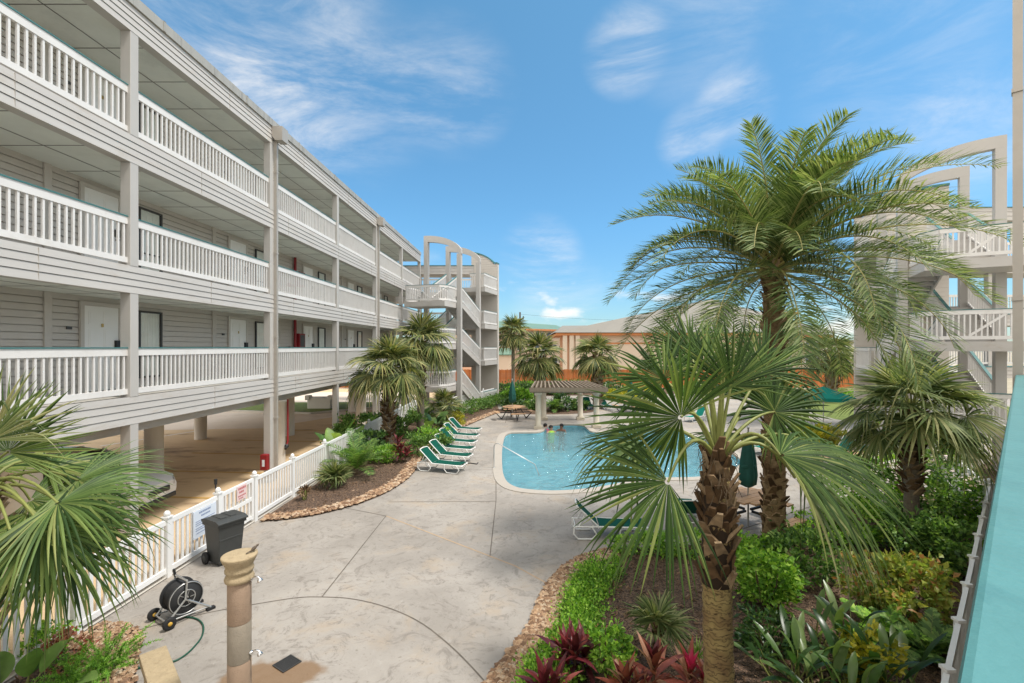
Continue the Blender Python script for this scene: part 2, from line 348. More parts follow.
def bark_mat():
    m, N, L, P = newmat('ringed_palm_bark')
    tc = N.new('ShaderNodeTexCoord'); mp = N.new('ShaderNodeMapping'); mp.inputs['Scale'].default_value = (1,1,2.6); L.new(tc.outputs['Object'], mp.inputs[0])
    vo = N.new('ShaderNodeTexVoronoi'); vo.inputs['Scale'].default_value = 11; L.new(mp.outputs[0], vo.inputs['Vector'])
    wv = N.new('ShaderNodeTexWave'); wv.wave_type = 'BANDS'; wv.bands_direction = 'Z'; wv.inputs['Scale'].default_value = 6; wv.inputs['Distortion'].default_value = 9; wv.inputs['Detail'].default_value = 3; wv.inputs['Detail Scale'].default_value = 2.5; L.new(tc.outputs['Object'], wv.inputs['Vector'])
    nz = N.new('ShaderNodeTexNoise'); nz.inputs['Scale'].default_value = 3; nz.inputs['Detail'].default_value = 6; L.new(tc.outputs['Object'], nz.inputs['Vector'])
    r0 = N.new('ShaderNodeValToRGB'); r0.color_ramp.elements[0].color = (.20,.12,.055,1); r0.color_ramp.elements[1].color = (.36,.28,.11,1); r0.color_ramp.elements[0].position = .35; r0.color_ramp.elements[1].position = .65; L.new(nz.outputs['Fac'], r0.inputs[0])
    r1 = N.new('ShaderNodeMapRange'); r1.interpolation_type = 'SMOOTHSTEP'; r1.inputs[1].default_value = .30; r1.inputs[2].default_value = .10; r1.inputs[4].default_value = .85; L.new(vo.outputs['Distance'], r1.inputs[0])
    r2 = N.new('ShaderNodeMapRange'); r2.inputs[1].default_value = .25; r2.inputs[2].default_value = .0; r2.inputs[4].default_value = .5; L.new(wv.outputs['Fac'], r2.inputs[0])
    mx = N.new('ShaderNodeMath'); mx.operation = 'MAXIMUM'; L.new(r1.outputs[0], mx.inputs[0]); L.new(r2.outputs[0], mx.inputs[1])
    mm = N.new('ShaderNodeMix'); mm.data_type = 'RGBA'; mm.inputs['B'].default_value = (.065,.04,.02,1); L.new(r0.outputs[0], mm.inputs['A']); L.new(mx.outputs[0], mm.inputs['Factor']); L.new(mm.outputs['Result'], P.inputs['Base Color']); P.inputs['Roughness'].default_value = .9
    bp = N.new('ShaderNodeBump'); bp.invert = True; bp.inputs['Strength'].default_value = .8; bp.inputs['Distance'].default_value = .02; L.new(mx.outputs[0], bp.inputs['Height']); L.new(bp.outputs[0], P.inputs['Normal'])
    return m
M['ringbark'] = bark_mat()
M['gapshade'] = mat('dark_gap_shade', (.035,.022,.013), .95, .3, 12)
M['barkgrey'] = mat('grey_palm_bark', (.20,.165,.125), .9, .3, 9, bump=.7, bscale=22, stretch=(1,1,3))
M['stem'] = mat('brown_stem', (.12,.085,.05), .9, .3, 10)
M['lime'] = island('lime_leaves', [(.065,.156,.019),(.156,.338,.039),(.286,.520,.065),(.468,.650,.117)], .5, .38, .4, .2)
M['mid'] = island('mid_green_leaves', [(.031,.081,.020),(.088,.188,.044),(.163,.294,.069),(.275,.400,.112)], .5, .38, .4, .25)
M['dark'] = island('dark_green_leaves', [(.018,.050,.018),(.044,.106,.033),(.088,.175,.050),(.163,.250,.075)], .4, .38, .5, .25)
M['paddle'] = island('paddle_leaves', [(.021,.057,.016),(.046,.109,.025),(.092,.172,.040),(.207,.287,.092)], .32, .38, .6, .25, 4)
M['yel'] = island('yellow_green_leaves', [(.20,.24,.02),(.38,.36,.03),(.52,.44,.04)], .5, .38, .4, .2)
M['croton'] = island('mottled_leaves', [(.130,.221,.039),(.260,.351,.065),(.442,.429,.104),(.260,.325,.065),(.468,.195,.078)], .45, .38, .4, .3)
M['redleaf'] = island('dark_red_leaves', [(.065,.016,.018),(.143,.023,.029),(.247,.039,.046),(.338,.091,.072)], .4, .2, .5, .25)
M['bronze'] = island('bronze_red_leaves', [(.200,.062,.037),(.375,.100,.062),(.450,.275,.163),(.275,.062,.050)], .45, .2, .4, .25)
M['pinkleaf'] = island('pink_new_leaves', [(.55,.03,.10),(.65,.06,.16)], .4, .25, .4, .2)
M['petal'] = island('white_petals', [(.80,.74,.70),(.78,.62,.60),(.85,.82,.80)], .6, .2, .3, .1)
M['fern'] = island('foxtail_fern', [(.083,.207,.021),(.166,.359,.034),(.276,.497,.055)], .5, .25, .4, .2)
M['grass'] = island('grass_blades', [(.072,.156,.018),(.156,.276,.036),(.264,.396,.060)], .5, .25, .3, .2)
M['chip'] = island('bark_chips', [(.047,.027,.016),(.108,.065,.038),(.189,.115,.068),(.297,.203,.135)], .9, 0, .2, .2)
M['rock'] = island('river_stones', [(.13,.075,.045),(.26,.155,.09),(.38,.25,.15),(.46,.36,.26)], .75, 0, .3, .25, 20)
M['plank'] = island('orange_fence_planks', [(.36,.105,.032),(.45,.145,.045),(.52,.18,.06)], .8, 0, .2, .15, 1)
def mulch_mat():
    m, N, L, P = newmat('mulch')
    tc = N.new('ShaderNodeTexCoord')
    v = N.new('ShaderNodeTexVoronoi'); v.inputs['Scale'].default_value = 38; L.new(tc.outputs['Object'], v.inputs['Vector'])
    rp = N.new('ShaderNodeValToRGB'); rp.color_ramp.elements[0].color = (.045,.027,.017,1); rp.color_ramp.elements[1].color = (.20,.125,.08,1)
    sp = N.new('ShaderNodeSeparateColor'); L.new(v.outputs['Color'], sp.inputs[0]); L.new(sp.outputs[0], rp.inputs[0])
    nz = N.new('ShaderNodeTexNoise'); nz.inputs['Scale'].default_value = 1.3; L.new(tc.outputs['Object'], nz.inputs['Vector'])
    mx = N.new('ShaderNodeMix'); mx.data_type = 'RGBA'; mx.blend_type = 'MULTIPLY'; mx.inputs['Factor'].default_value = .6
    L.new(rp.outputs[0], mx.inputs['A']); L.new(nz.outputs['Color'], mx.inputs['B']); 
    L.new(rp.outputs[0], P.inputs['Base Color']); P.inputs['Roughness'].default_value = .95
    bp = N.new('ShaderNodeBump'); bp.inputs['Strength'].default_value = 1; bp.inputs['Distance'].default_value = .03; L.new(v.outputs['Distance'], bp.inputs['Height']); L.new(bp.outputs[0], P.inputs['Normal'])
    return m
M['mulch'] = mulch_mat()
def deck_mat():
    m, N, L, P = newmat('stamped_concrete')
    tc = N.new('ShaderNodeTexCoord')
    def nz(s, d, r, dist=0):
        n = N.new('ShaderNodeTexNoise'); n.inputs['Scale'].default_value = s; n.inputs['Detail'].default_value = d; n.inputs['Roughness'].default_value = r; n.inputs['Distortion'].default_value = dist
        L.new(tc.outputs['Object'], n.inputs['Vector']); return n.outputs['Fac']
    def mr(i, a, b, c, d):
        n = N.new('ShaderNodeMapRange'); n.interpolation_type = 'SMOOTHSTEP'
        for k, v in enumerate((a,b,c,d)): n.inputs[k+1].default_value = v
        L.new(i, n.inputs[0]); return n.outputs[0]
    def mix(a, b, f):
        n = N.new('ShaderNodeMix'); n.data_type = 'RGBA'
        for s, x in (('A',a),('B',b)):
            if isinstance(x, tuple): n.inputs[s].default_value = (*x,1)
            else: L.new(x, n.inputs[s])
        L.new(f, n.inputs['Factor']); return n.outputs['Result']
    c = mix((.27,.243,.212), (.36,.328,.29), mr(nz(.45, 6, .6), .35, .65, 0, 1))
    c = mix(c, (.36,.285,.205), mr(nz(.9, 7, .65, .4), .50, .72, 0, .7))          # tan blotches
    c = mix(c, (.20,.175,.15), mr(nz(2.6, 10, .78, 1.8), .50, .64, 0, .85))         # darker stamped seams
    c = mix(c, (.17,.14,.11), mr(nz(14, 4, .65), .58, .72, 0, .7))                # specks
    c = mix(c, (.47,.44,.41), mr(nz(5, 9, .78, .5), .54, .74, 0, .38))
    # wet rust stain round the shower drain: a soft edged shape that stays in place
    sub = N.new('ShaderNodeVectorMath'); sub.operation = 'SUBTRACT'; p = at(283, 674); sub.inputs[1].default_value = (p.x-.12, p.y-.14, 0)
    wob = N.new('ShaderNodeTexNoise'); wob.inputs['Scale'].default_value = 2.5; wob.inputs['Detail'].default_value = 5; L.new(tc.outputs['Object'], wob.inputs['Vector'])
    L.new(tc.outputs['Object'], sub.inputs[0])
    sc_ = N.new('ShaderNodeVectorMath'); sc_.operation = 'MULTIPLY'; sc_.inputs[1].default_value = (1.35, 1.9, 0); L.new(sub.outputs[0], sc_.inputs[0])
    ln = N.new('ShaderNodeVectorMath'); ln.operation = 'LENGTH'; L.new(sc_.outputs[0], ln.inputs[0])
    ad = N.new('ShaderNodeMath'); ad.operation = 'ADD'; L.new(ln.outputs['Value'], ad.inputs[0])
    w2 = N.new('ShaderNodeMath'); w2.operation = 'MULTIPLY'; w2.inputs[1].default_value = 1.0; L.new(wob.outputs['Fac'], w2.inputs[0]); L.new(w2.outputs[0], ad.inputs[1])
    st = mr(ad.outputs[0], 1.45, 1.2, 0, .9)
    c = mix(c, (.20,.12,.06), st)
    L.new(c, P.inputs['Base Color'])
    P.inputs['Roughness'].default_value = .72
    bp = N.new('ShaderNodeBump'); bp.inputs['Strength'].default_value = .7; bp.inputs['Distance'].default_value = .02
    L.new(nz(6, 9, .75, .9), bp.inputs['Height']); L.new(bp.outputs[0], P.inputs['Normal'])
    return m
M['deck'] = deck_mat()
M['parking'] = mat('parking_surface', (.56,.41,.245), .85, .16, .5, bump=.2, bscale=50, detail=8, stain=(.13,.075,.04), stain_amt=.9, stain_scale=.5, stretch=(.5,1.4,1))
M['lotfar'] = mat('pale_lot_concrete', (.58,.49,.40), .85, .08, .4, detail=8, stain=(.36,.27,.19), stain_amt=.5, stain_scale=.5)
M['earth'] = mat('sandy_ground', (.33,.29,.21), .95, .2, .3)
M['lawn'] = mat('lawn', (.13,.17,.035), .95, .3, 3, bump=.5, bscale=60, stain=(.20,.22,.06), stain_amt=.5)
M['coping'] = mat('pool_coping', (.40,.36,.31), .7, .12, 5, stain=(.26,.22,.18), stain_amt=.4, stain_scale=5)
def pool_floor():
    m, N, L, P = newmat('pool_plaster')
    tc = N.new('ShaderNodeTexCoord')
    wv = N.new('ShaderNodeTexNoise'); wv.inputs['Scale'].default_value = 1.6; wv.inputs['Detail'].default_value = 3; L.new(tc.outputs['Object'], wv.inputs['Vector'])
    rp = N.new('ShaderNodeValToRGB'); e = rp.color_ramp.elements; e[0].position = .35; e[0].color = (.20,.55,.66,1); e[1].position = .68; e[1].color = (.36,.70,.78,1)
    L.new(wv.outputs['Fac'], rp.inputs[0]); L.new(rp.outputs[0], P.inputs['Base Color']); P.inputs['Roughness'].default_value = .7
    return m
M['plaster'] = pool_floor()
def water_mat():
    m, N, L, P = newmat('pool_water')
    out = N['Material Output']; N.remove(P)
    tc = N.new('ShaderNodeTexCoord'); mp = N.new('ShaderNodeMapping'); mp.inputs['Scale'].default_value = (1, 1.5, 1); mp.inputs['Rotation'].default_value = (0,0,R_(-25)); L.new(tc.outputs['Object'], mp.inputs[0])
    nz = N.new('ShaderNodeTexNoise'); nz.inputs['Scale'].default_value = 2.0; nz.inputs['Detail'].default_value = 4; nz.inputs['Roughness'].default_value = .6; nz.inputs['Distortion'].default_value = 1.0; L.new(mp.outputs[0], nz.inputs['Vector'])
    bp = N.new('ShaderNodeBump'); bp.inputs['Strength'].default_value = 1; bp.inputs['Distance'].default_value = .42; L.new(nz.outputs['Fac'], bp.inputs['Height'])
    gl = N.new('ShaderNodeBsdfGlossy'); gl.inputs['Roughness'].default_value = .06; L.new(bp.outputs[0], gl.inputs['Normal'])
    tr = N.new('ShaderNodeBsdfRefraction'); tr.inputs['IOR'].default_value = 1.12; tr.inputs['Roughness'].default_value = 0; tr.inputs['Color'].default_value = (.80,.95,.98,1); L.new(bp.outputs[0], tr.inputs['Normal'])
    tp = N.new('ShaderNodeBsdfTransparent'); tp.inputs['Color'].default_value = (.72,.93,.97,1)
    m1 = N.new('ShaderNodeMixShader'); m1.inputs[0].default_value = .75; L.new(tr.outputs[0], m1.inputs[1]); L.new(tp.outputs[0], m1.inputs[2])
    df = N.new('ShaderNodeBsdfDiffuse'); df.inputs['Color'].default_value = (.34,.58,.63,1); L.new(bp.outputs[0], df.inputs['Normal'])
    md = N.new('ShaderNodeMixShader'); md.inputs[0].default_value = .36; L.new(m1.outputs[0], md.inputs[1]); L.new(df.outputs[0], md.inputs[2])
    fr = N.new('ShaderNodeFresnel'); fr.inputs['IOR'].default_value = 1.33; L.new(bp.outputs[0], fr.inputs['Normal'])
    ms = N.new('ShaderNodeMixShader'); L.new(fr.outputs[0], ms.inputs[0]); L.new(md.outputs[0], ms.inputs[1]); L.new(gl.outputs[0], ms.inputs[2])
    L.new(ms.outputs[0], out.inputs[0]); return m
M['water'] = water_mat()
def glass_mat():
    m, N, L, P = newmat('window_glass'); out = N['Material Output']; N.remove(P)
    gl = N.new('ShaderNodeBsdfGlossy'); gl.inputs['Roughness'].default_value = .02
    tp = N.new('ShaderNodeBsdfTransparent'); tp.inputs['Color'].default_value = (.88,.91,.90,1)
    lw = N.new('ShaderNodeLayerWeight'); lw.inputs['Blend'].default_value = .5
    pw = N.new('ShaderNodeMath'); pw.operation = 'POWER'; pw.inputs[1].default_value = 4; L.new(lw.outputs['Facing'], pw.inputs[0])
    ma = N.new('ShaderNodeMath'); ma.operation = 'MULTIPLY_ADD'; ma.inputs[1].default_value = .7; ma.inputs[2].default_value = .05; L.new(pw.outputs[0], ma.inputs[0])
    ms = N.new('ShaderNodeMixShader'); L.new(ma.outputs[0], ms.inputs[0]); L.new(tp.outputs[0], ms.inputs[1]); L.new(gl.outputs[0], ms.inputs[2]); L.new(ms.outputs[0], out.inputs[0])
    return m
M['glass'] = glass_mat()

# ------------------------------------------------------------------ ground, pool, deck
pool_px = [(505,433),(501.5,446),(501,462),(502.5,479),(513,488),(535,491),(563,491.5),(600,488),(632,481),(660,478),(700,478),(728,473),(746,462),(730,452),(712,443),(684,431.6),
           (657,426),(640,427),(615,432),(592,432.5),(588,429),(583,424.5),(552,424.5),(546,428),(541,432.5),(520,432.5)]
pool = chaikin([at(x, y) for x, y in pool_px], 2)
hole = offset(pool, .12)
def big(name, poly, z, m, hole=None):
    b = MB(); b.sheet(poly, z, hole); return tag(b.build(name, m), kind='structure')
def structure(o): return tag(o, kind='structure')
RB_D = V((.732, .681)); RB_N = V((-.681, .732))      # direction of the right-hand building and its courtyard side
def rb(t, e, z=0): p = RB_D*t+RB_N*e; return V((p.x, p.y, z))
big('ground', [(-400,-60),(400,-60),(400,900),(-400,900)], -.03, M['earth'], hole)
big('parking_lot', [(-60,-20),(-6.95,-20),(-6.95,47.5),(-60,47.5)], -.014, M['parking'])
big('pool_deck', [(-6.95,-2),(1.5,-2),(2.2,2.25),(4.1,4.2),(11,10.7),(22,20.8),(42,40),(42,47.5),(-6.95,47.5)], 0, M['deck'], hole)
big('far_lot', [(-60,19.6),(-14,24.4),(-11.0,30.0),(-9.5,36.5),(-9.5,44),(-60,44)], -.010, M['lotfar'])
b = MB(); n = len(pool)
o1 = offset(pool, -.03); o2 = offset(pool, .30)
vs = [V((p.x,p.y,.02)) for p in o1]+[V((p.x,p.y,.02)) for p in o2]+[V((p.x,p.y,-.05)) for p in o1]+[V((p.x,p.y,-.02)) for p in o2]
for i in range(n):
    j = (i+1) % n
    b.add([vs[i],vs[j],vs[n+j],vs[n+i]], [(0,1,2,3)]); b.add([vs[i],vs[j],vs[2*n+j],vs[2*n+i]], [(0,1,2,3)]); b.add([vs[n+i],vs[n+j],vs[3*n+j],vs[3*n+i]], [(0,1,2,3)])
structure(b.build('pool_coping', M['coping']))
b = MB(); b.sheet(pool, -1.15)
b.add([V((p.x,p.y,-.05)) for p in pool]+[V((p.x,p.y,-1.15)) for p in pool], [(i,(i+1)%n,(i+1)%n+n,i+n) for i in range(n)])
structure(b.build('pool_basin', M['plaster']))
b = MB(); b.sheet(pool, -.13); structure(b.build('pool_water', M['water']))
# control joints sawn into the deck
def strip(name, pts, w, z, m):
    b = MB(); pts = [V(p[:2]) for p in pts]; k = len(pts); L_ = []
    for i, p in enumerate(pts):
        t = (pts[min(i+1,k-1)]-pts[max(i-1,0)]).normalized(); s = V((-t.y,t.x))*w/2; L_ += [V((p.x+s.x,p.y+s.y,z)), V((p.x-s.x,p.y-s.y,z))]
    b.add(L_, [(2*i,2*i+1,2*i+3,2*i+2) for i in range(k-1)])
    return structure(b.build(name, m))
arc = chaikin([at(x, y) for x, y in [(70,652),(130,632),(200,614),(256,604),(300,597),(322,597),(350,598),(385,606),(420,621),(450,645),(470,665),(486,683)]], 2, False)
J = [arc, [at(322,597),at(386,516)], [at(389,502),at(496,501.5)], [at(496,450),at(496,501),at(490,556)], [at(400,470),at(500,470)], [at(345,508),at(386,516)]]
for p in J: strip('deck_joint', p, .022, .004, M['deckjoint'])
M['tanjoint'] = mat('tan_joint', (.42,.30,.19), .9, .2, 6)
strip('deck_joint', [at(386,516),at(515,566),at(548,584)], .03, .004, M['tanjoint'])
for x0, y0, x1, y1 in [(-1.2,26,-1.2,46),(-1.2,26,-6,26),(8.4,12.5,9.5,20),(3.0,9.6,8,12.6)]: strip('deck_joint', [V((x0,y0)),V((x1,y1))], .03, .004, M['deckjoint'])
# planting beds
leftbed = [at(x,y) for x,y in [(262,522),(300,519),(345,509),(385,495),(412,477),(419,463),(432,448),(445,437),(460,429),(478,421),(500,412)]]
leftbed_edge = chaikin(leftbed, 2, False)
leftbed = leftbed_edge+[V((-2.45,36.5)),V((-4.4,30.0)),V((-6.6,29.5)),V((-6.6,11.4))]
rightbed_px = [(470,712),(487,685),(500,664),(518,645),(532,622),(541,596),(556,573),(580,557),(612,549),(650,547),(700,545),(760,537),(800,523),(850,508),(905,492),(960,474),(1000,458)]
rightbed_edge = chaikin([at(x,y) for x,y in rightbed_px], 2, False)
rightbed = rightbed_edge+[rb(14.5,.3).to_2d(),rb(7,.3).to_2d(),rb(3.0,.3).to_2d(),V((.3,2.6))]
smallbed_edge = chaikin([V((-3.6,3.4)),V((-4.75,5.6)),V((-5.35,6.3)),V((-5.6,6.75)),V((-6.05,7.1)),V((-6.6,7.15))], 2, False)
smallbed = smallbed_edge+[V((-6.6,3.0))]
islandbed = [V((1.2+3.4*math.cos(t), 31.0+1.7*math.sin(t))) for t in [2*PI*i/28 for i in range(28)]]
hedgebed = [V(p) for p in [(-6.6,38),(-6,47),(40,47),(40,43.5),(16,42.5),(6,41),(0,40),(-2.4,37.5)]]
for p in (leftbed, rightbed, smallbed, islandbed): big('mulch_bed', p, .012, M['mulch'])
big('mulch_bed', hedgebed, .010, M['mulch'])
big('lawn', chaikin([at(x,y) for x,y in [(500,408),(520,409),(548,409),(552,401),(500,399)]],2), .006, M['lawn'])
big('lawn', chaikin([V((18,24)),V((30,26)),V((38,38)),V((24,41)),V((19,33))],2), .006, M['lawn'])
big('lawn', [V((-13.8,29.6)),V((-9.6,33.4)),V((-9.6,36)),V((-24,35.6)),V((-24,31.5))], .006, M['lawn'])
def chips(name, poly, n, size, m, z=.014, seed=1):
    r = random.Random(seed); b = MB(); xs = [p[0] for p in poly]; ys = [p[1] for p in poly]; c = 0; tries = 0
    while c < n and tries < n*12:
        tries += 1; x = r.uniform(min(xs),max(xs)); y = r.uniform(min(ys),max(ys))
        if not inside((x,y), poly): continue
        if y > 11 and r.random() < .75: continue
        c += 1; a = r.uniform(0,PI); l = size*r.uniform(.5,1.6); w = l*r.uniform(.2,.45); t = R_(r.uniform(-35,35))
        d = V((math.cos(a)*math.cos(t),math.sin(a)*math.cos(t),math.sin(t))); s = V((-math.sin(a),math.cos(a),r.uniform(-.5,.5))).normalized()
        p = V((x,y,z+abs(math.sin(t))*l*.5+.006)); h = V((0,0,.008))
        b.add([p-d*l/2-s*w/2,p+d*l/2-s*w/2,p+d*l/2+s*w/2,p-d*l/2+s*w/2,p+h], [(0,1,4),(1,2,4),(2,3,4),(3,0,4)])
    return tag(b.build(name, m), 'loose brown bark chips over the planting beds', 'bark chips', kind='stuff')
chips('bark_chips', rightbed, 9000, .05, M['chip'], seed=1)['label'] = 'loose brown bark chips over the bed round the big palm'
chips('bark_chips', leftbed, 3500, .06, M['chip'], seed=2)['label'] = 'loose brown bark chips over the long bed by the loungers'
chips('bark_chips', smallbed, 1500, .05, M['chip'], seed=3)['label'] = 'loose bark chips in the small corner bed with ferns'
def stones(edge, width, n, size, label, seed, side=1):
    r = random.Random(seed); b = MB(); k = len(edge)
    ln = [(edge[i+1]-edge[i]).length for i in range(k-1)]; T = sum(ln)
    ico = [V(p).normalized() for p in [(1,0,0),(-1,0,0),(0,1,0),(0,-1,0),(0,0,1),(0,0,-1),(.7,.7,.3),(-.7,.7,.3),(.7,-.7,.3),(-.7,-.7,.3)]]
    fs = [(4,0,6),(4,6,2),(4,2,7),(4,7,1),(4,1,9),(4,9,3),(4,3,8),(4,8,0),(5,6,0),(5,2,6),(5,7,2),(5,1,7),(5,9,1),(5,3,9),(5,8,3),(5,0,8)]
    for _ in range(n):
        s = r.random()*T; i = 0
        while i < k-2 and s > ln[i]: s -= ln[i]; i += 1
        d = (edge[i+1]-edge[i]).normalized(); p = edge[i]+d*min(s,ln[i])+V((-d.y,d.x))*side*r.uniform(.0,width)
        q = size*r.uniform(.5,1.35); sx, sy, sz = r.uniform(.8,1.5), r.uniform(.7,1.1), r.uniform(.5,.8); a = r.uniform(0,6.28); ca, sa = math.cos(a), math.sin(a)
        vs = []
        for v in ico:
            j = r.uniform(.8,1.2); x, y, z = v.x*sx*q*j, v.y*sy*q*j, v.z*sz*q*j
            vs.append(V((p.x+x*ca-y*sa, p.y+x*sa+y*ca, .02+q*.35+r.uniform(0,.02)+z)))
        b.add(vs, fs)
    return tag(b.build('river_stones', M['rock']), label, 'stones', kind='stuff')
stones(rightbed_edge[:34], -.38, 3600, .045, 'brown river stones edging the bed by the curved deck', 5)
stones(leftbed_edge, .42, 3200, .05, 'brown river stones edging the long bed beside the loungers', 6)
stones(smallbed_edge, -.62, 3800, .027, 'brown river stones edging the small corner bed', 7, side=-1)
# kerb strip and markings of the car park
structure_lines = [((-8.9,10.5),(-13.6,10.9)),((-8.9,13.1),(-13.6,13.5)),((-8.9,15.7),(-13.6,16.1)),((-8.9,18.3),(-13.6,18.7)),((-8.9,20.9),(-13.6,21.3)),((-8.9,23.5),(-13.6,23.9))]
M['yline'] = mat('worn_yellow_line', (.47,.28,.07), .85, .2, 4, stain=(.30,.20,.12), stain_amt=.8, stain_scale=4)
M['wline'] = mat('worn_white_line', (.66,.63,.58), .85, .1, 4, stain=(.48,.40,.32), stain_amt=.7, stain_scale=4)
for a, c in structure_lines: strip('parking_line', [V(a),V(c)], .11, -.006, M['yline'])
strip('parking_line', [at(100,446).to_2d(),at(215,428).to_2d()], .14, -.005, M['wline'])
strip('edge_kerb', [V((-6.72,2.0)),V((-6.72,29.5))], .10, .02, M['kerb'])
b = MB()
for a, c in [((-13.8,29.5),(-9.6,33.3)),((-24,31.4),(-13.8,29.5))]: b.bar((a[0],a[1],.05),(c[0],c[1],.05),.16,.12)
structure(b.build('lot_kerb', M['kerb']))

# ------------------------------------------------------------------ left motel building
FX = -8.14; BAY = 5.15; C0 = 9.44
DK = [3.27, 5.97, 8.67]; BB = [2.71, 5.41, 8.10, 10.80]
ENDY = 35.3; STARTY = -6.0; WX = -10.1
mot = thing('motel_building', 'long pale grey motel building on the left with three railed walkways over open parking', 'building', (-12, 15, 0))
def laps(b, x, y0, y1, z0, z1, n, proud=.018, axis='x', mi=0, groove=.011):
    """lap siding facing +X: n boards, each one leaning out at its foot, with a dark gap under it"""
    h = (z1-z0)/n; g = groove
    def P(o, y, z): return (x+o,y,z) if axis == 'x' else (y,x-o,z)
    for i in range(n):
        a = z0+i*h+(g if i else 0); c = z0+(i+1)*h
        b.add([P(proud,y0,a),P(proud,y1,a),P(.004,y1,c),P(.004,y0,c),P(-.02,y0,a),P(-.02,y1,a),P(-.02,y0,c),P(-.02,y1,c)], [(0,1,2,3),(4,5,1,0),(3,2,7,6)], mi)
cols = [C0+BAY*k for k in range(-2, 6)]
for L in range(4):
    b = MB(); top = DK[L] if L < 3 else 11.34
    laps(b, FX, STARTY, ENDY, BB[L], top, 4)
    b.box((FX-.2, STARTY, BB[L]), (FX-.022, ENDY, top-.004))
    b.add([(FX-.2,ENDY+.02,BB[L]),(FX,ENDY+.02,BB[L]),(FX,ENDY+.02,top),(FX-.2,ENDY+.02,top)], [(0,1,2,3)])
    b.build('fascia', M['fascia'], mot, True)
for L in range(3):
    D = DK[L]
    b = MB(); b.box((WX, STARTY, D-.26), (FX-.203, ENDY, D)); b.build('walkway_floor', M['slab'], mot, True)
    zc = BB[L+1]+.06
    b = MB(); b.box((WX, STARTY, zc), (FX-.203, ENDY, zc+.03))
    b.build('ceiling', M['ceiling'], mot, True)
    b = MB()
    y = STARTY+.6
    while y < ENDY: b.box((WX+.01, y, zc-.004), (FX-.21, y+.025, zc-.001)); y += 1.29
    b.box((-9.25, STARTY, zc-.007), (-9.225, ENDY, zc-.0045)); b.build('ceiling_joint', M['joint'], mot, True)
    b = MB(); laps(b, WX, STARTY, ENDY, D, zc, 15, .016, groove=.018); b.box((WX-.15,STARTY,D),(WX-.024,ENDY,zc)); b.build('walkway_wall', M['siding'], mot, True)
    for c in cols:
        b = MB(); b.box((FX-.2, c, D), (FX+.012, c+.2, BB[L+1])); b.build('column', M['trim'], mot, True, .008)
        b = MB(); b.box((WX+.017, c+.16, D), (WX+.045, c+.31, zc)); b.build('wall_trim', M['siding'], mot, True)
    for i, c in enumerate(cols):
        y0 = c+.2; y1 = min(c+BAY, ENDY) if i < len(cols)-1 else ENDY
        if y1-y0 < .6: continue
        xr = FX-.075
        rl = MB()
        rl.box((xr-.03,y0,D+.85),(xr+.03,y1,D+1.0))
        rl.box((xr-.03,y0,D+.06),(xr+.03,y1,D+.17))
        nb = int((y1-y0)/.127)
        for j in range(nb):
            y = y0+(j+.5)*(y1-y0)/nb; rl.box((xr-.018,y-.018,D+.17),(xr+.018,y+.018,D+.85))
        ro = rl.build('railing', M['white'], mot, True)
        h = MB(); h.box((xr-.08,y0,D+1.0),(xr+.045,y1,D+1.024)); h.build('handrail_cap', M['teal'], ro, True)
    for k in range(-2, 5):
        y0 = 10.45+BAY*k
        if y0+2.3 > ENDY: continue
        dx = WX+.02
        b = MB(); b.box((dx,y0,D+.01),(dx+.03,y0+.88,D+1.98))
        for (pz0,pz1) in ((.12,.72),(.82,1.45),(1.55,1.86)):
            for (py0,py1) in ((.10,.40),(.48,.78)):
                b.box((dx+.03,y0+py0,D+pz0),(dx+.036,y0+py1,D+pz1)); b.box((dx+.036,y0+py0+.035,D+pz0+.035),(dx+.042,y0+py1-.035,D+pz1-.035))
        do = b.build('door', M['door'], mot, True)
        f = MB(); f.box((dx,y0-.09,D),(dx+.045,y0-.003,D+2.07)); f.box((dx,y0+.883,D),(dx+.045,y0+.97,D+2.07)); f.box((dx,y0-.003,D+1.983),(dx+.045,y0+.883,D+2.07)); f.build('frame', M['siding'], do, True)
        q = MB(); q.box((dx+.031,y0+.76,D+1.02),(dx+.10,y0+.90,D+1.19)); q.tube([(dx+.03,y0+.82,D+.95),(dx+.10,y0+.82,D+.95)], .03, 8); q.build('door_lock', M['black'], do, True)
        q = MB(); q.box((dx+.043,y0+.41,D+1.5),(dx+.047,y0+.47,D+1.58)); q.build('number_plate', M['brass'], do, True)
        q = MB(); q.box((WX+.02,y0-.38,D+1.42),(WX+.035,y0-.26,D+1.48)); q.build('room_plaque', M['darkframe'], mot, True)
        w0 = y0+1.52; w1 = w0+.66; z0, z1 = D+.27, D+1.93
        w = MB(); xx = WX+.02
        w.box((xx,w0-.05,z0-.05),(xx+.05,w0,z1+.05)); w.box((xx,w1,z0-.05),(xx+.05,w1+.05,z1+.05)); w.box((xx,w0,z0-.05),(xx+.05,w1,z0)); w.box((xx,w0,z1),(xx+.05,w1,z1+.05)); w.box((xx+.01,w0,D+.78),(xx+.045,w1,D+.81))
        wo = w.build('window', M['darkframe'], mot, True)
        g = MB(); g.add([(xx+.026,w0,z0),(xx+.026,w1,z0),(xx+.026,w1,z1),(xx+.026,w0,z1)], [(0,1,2,3)]); g.build('pane', M['glass'], wo, True)
        g = MB(); vs = []; n = 26
        for j in range(n+1):
            yy = w0+(w1-w0)*j/n; o = .006*math.sin(j*1.9)+.004*math.sin(j*.7); vs += [(xx+.009+o,yy,z0),(xx+.009+o,yy,z1)]
        g.add(vs, [(2*j,2*j+2,2*j+3,2*j+1) for j in range(n)], 0, True); g.build('curtain', M['curtain'], wo, True)
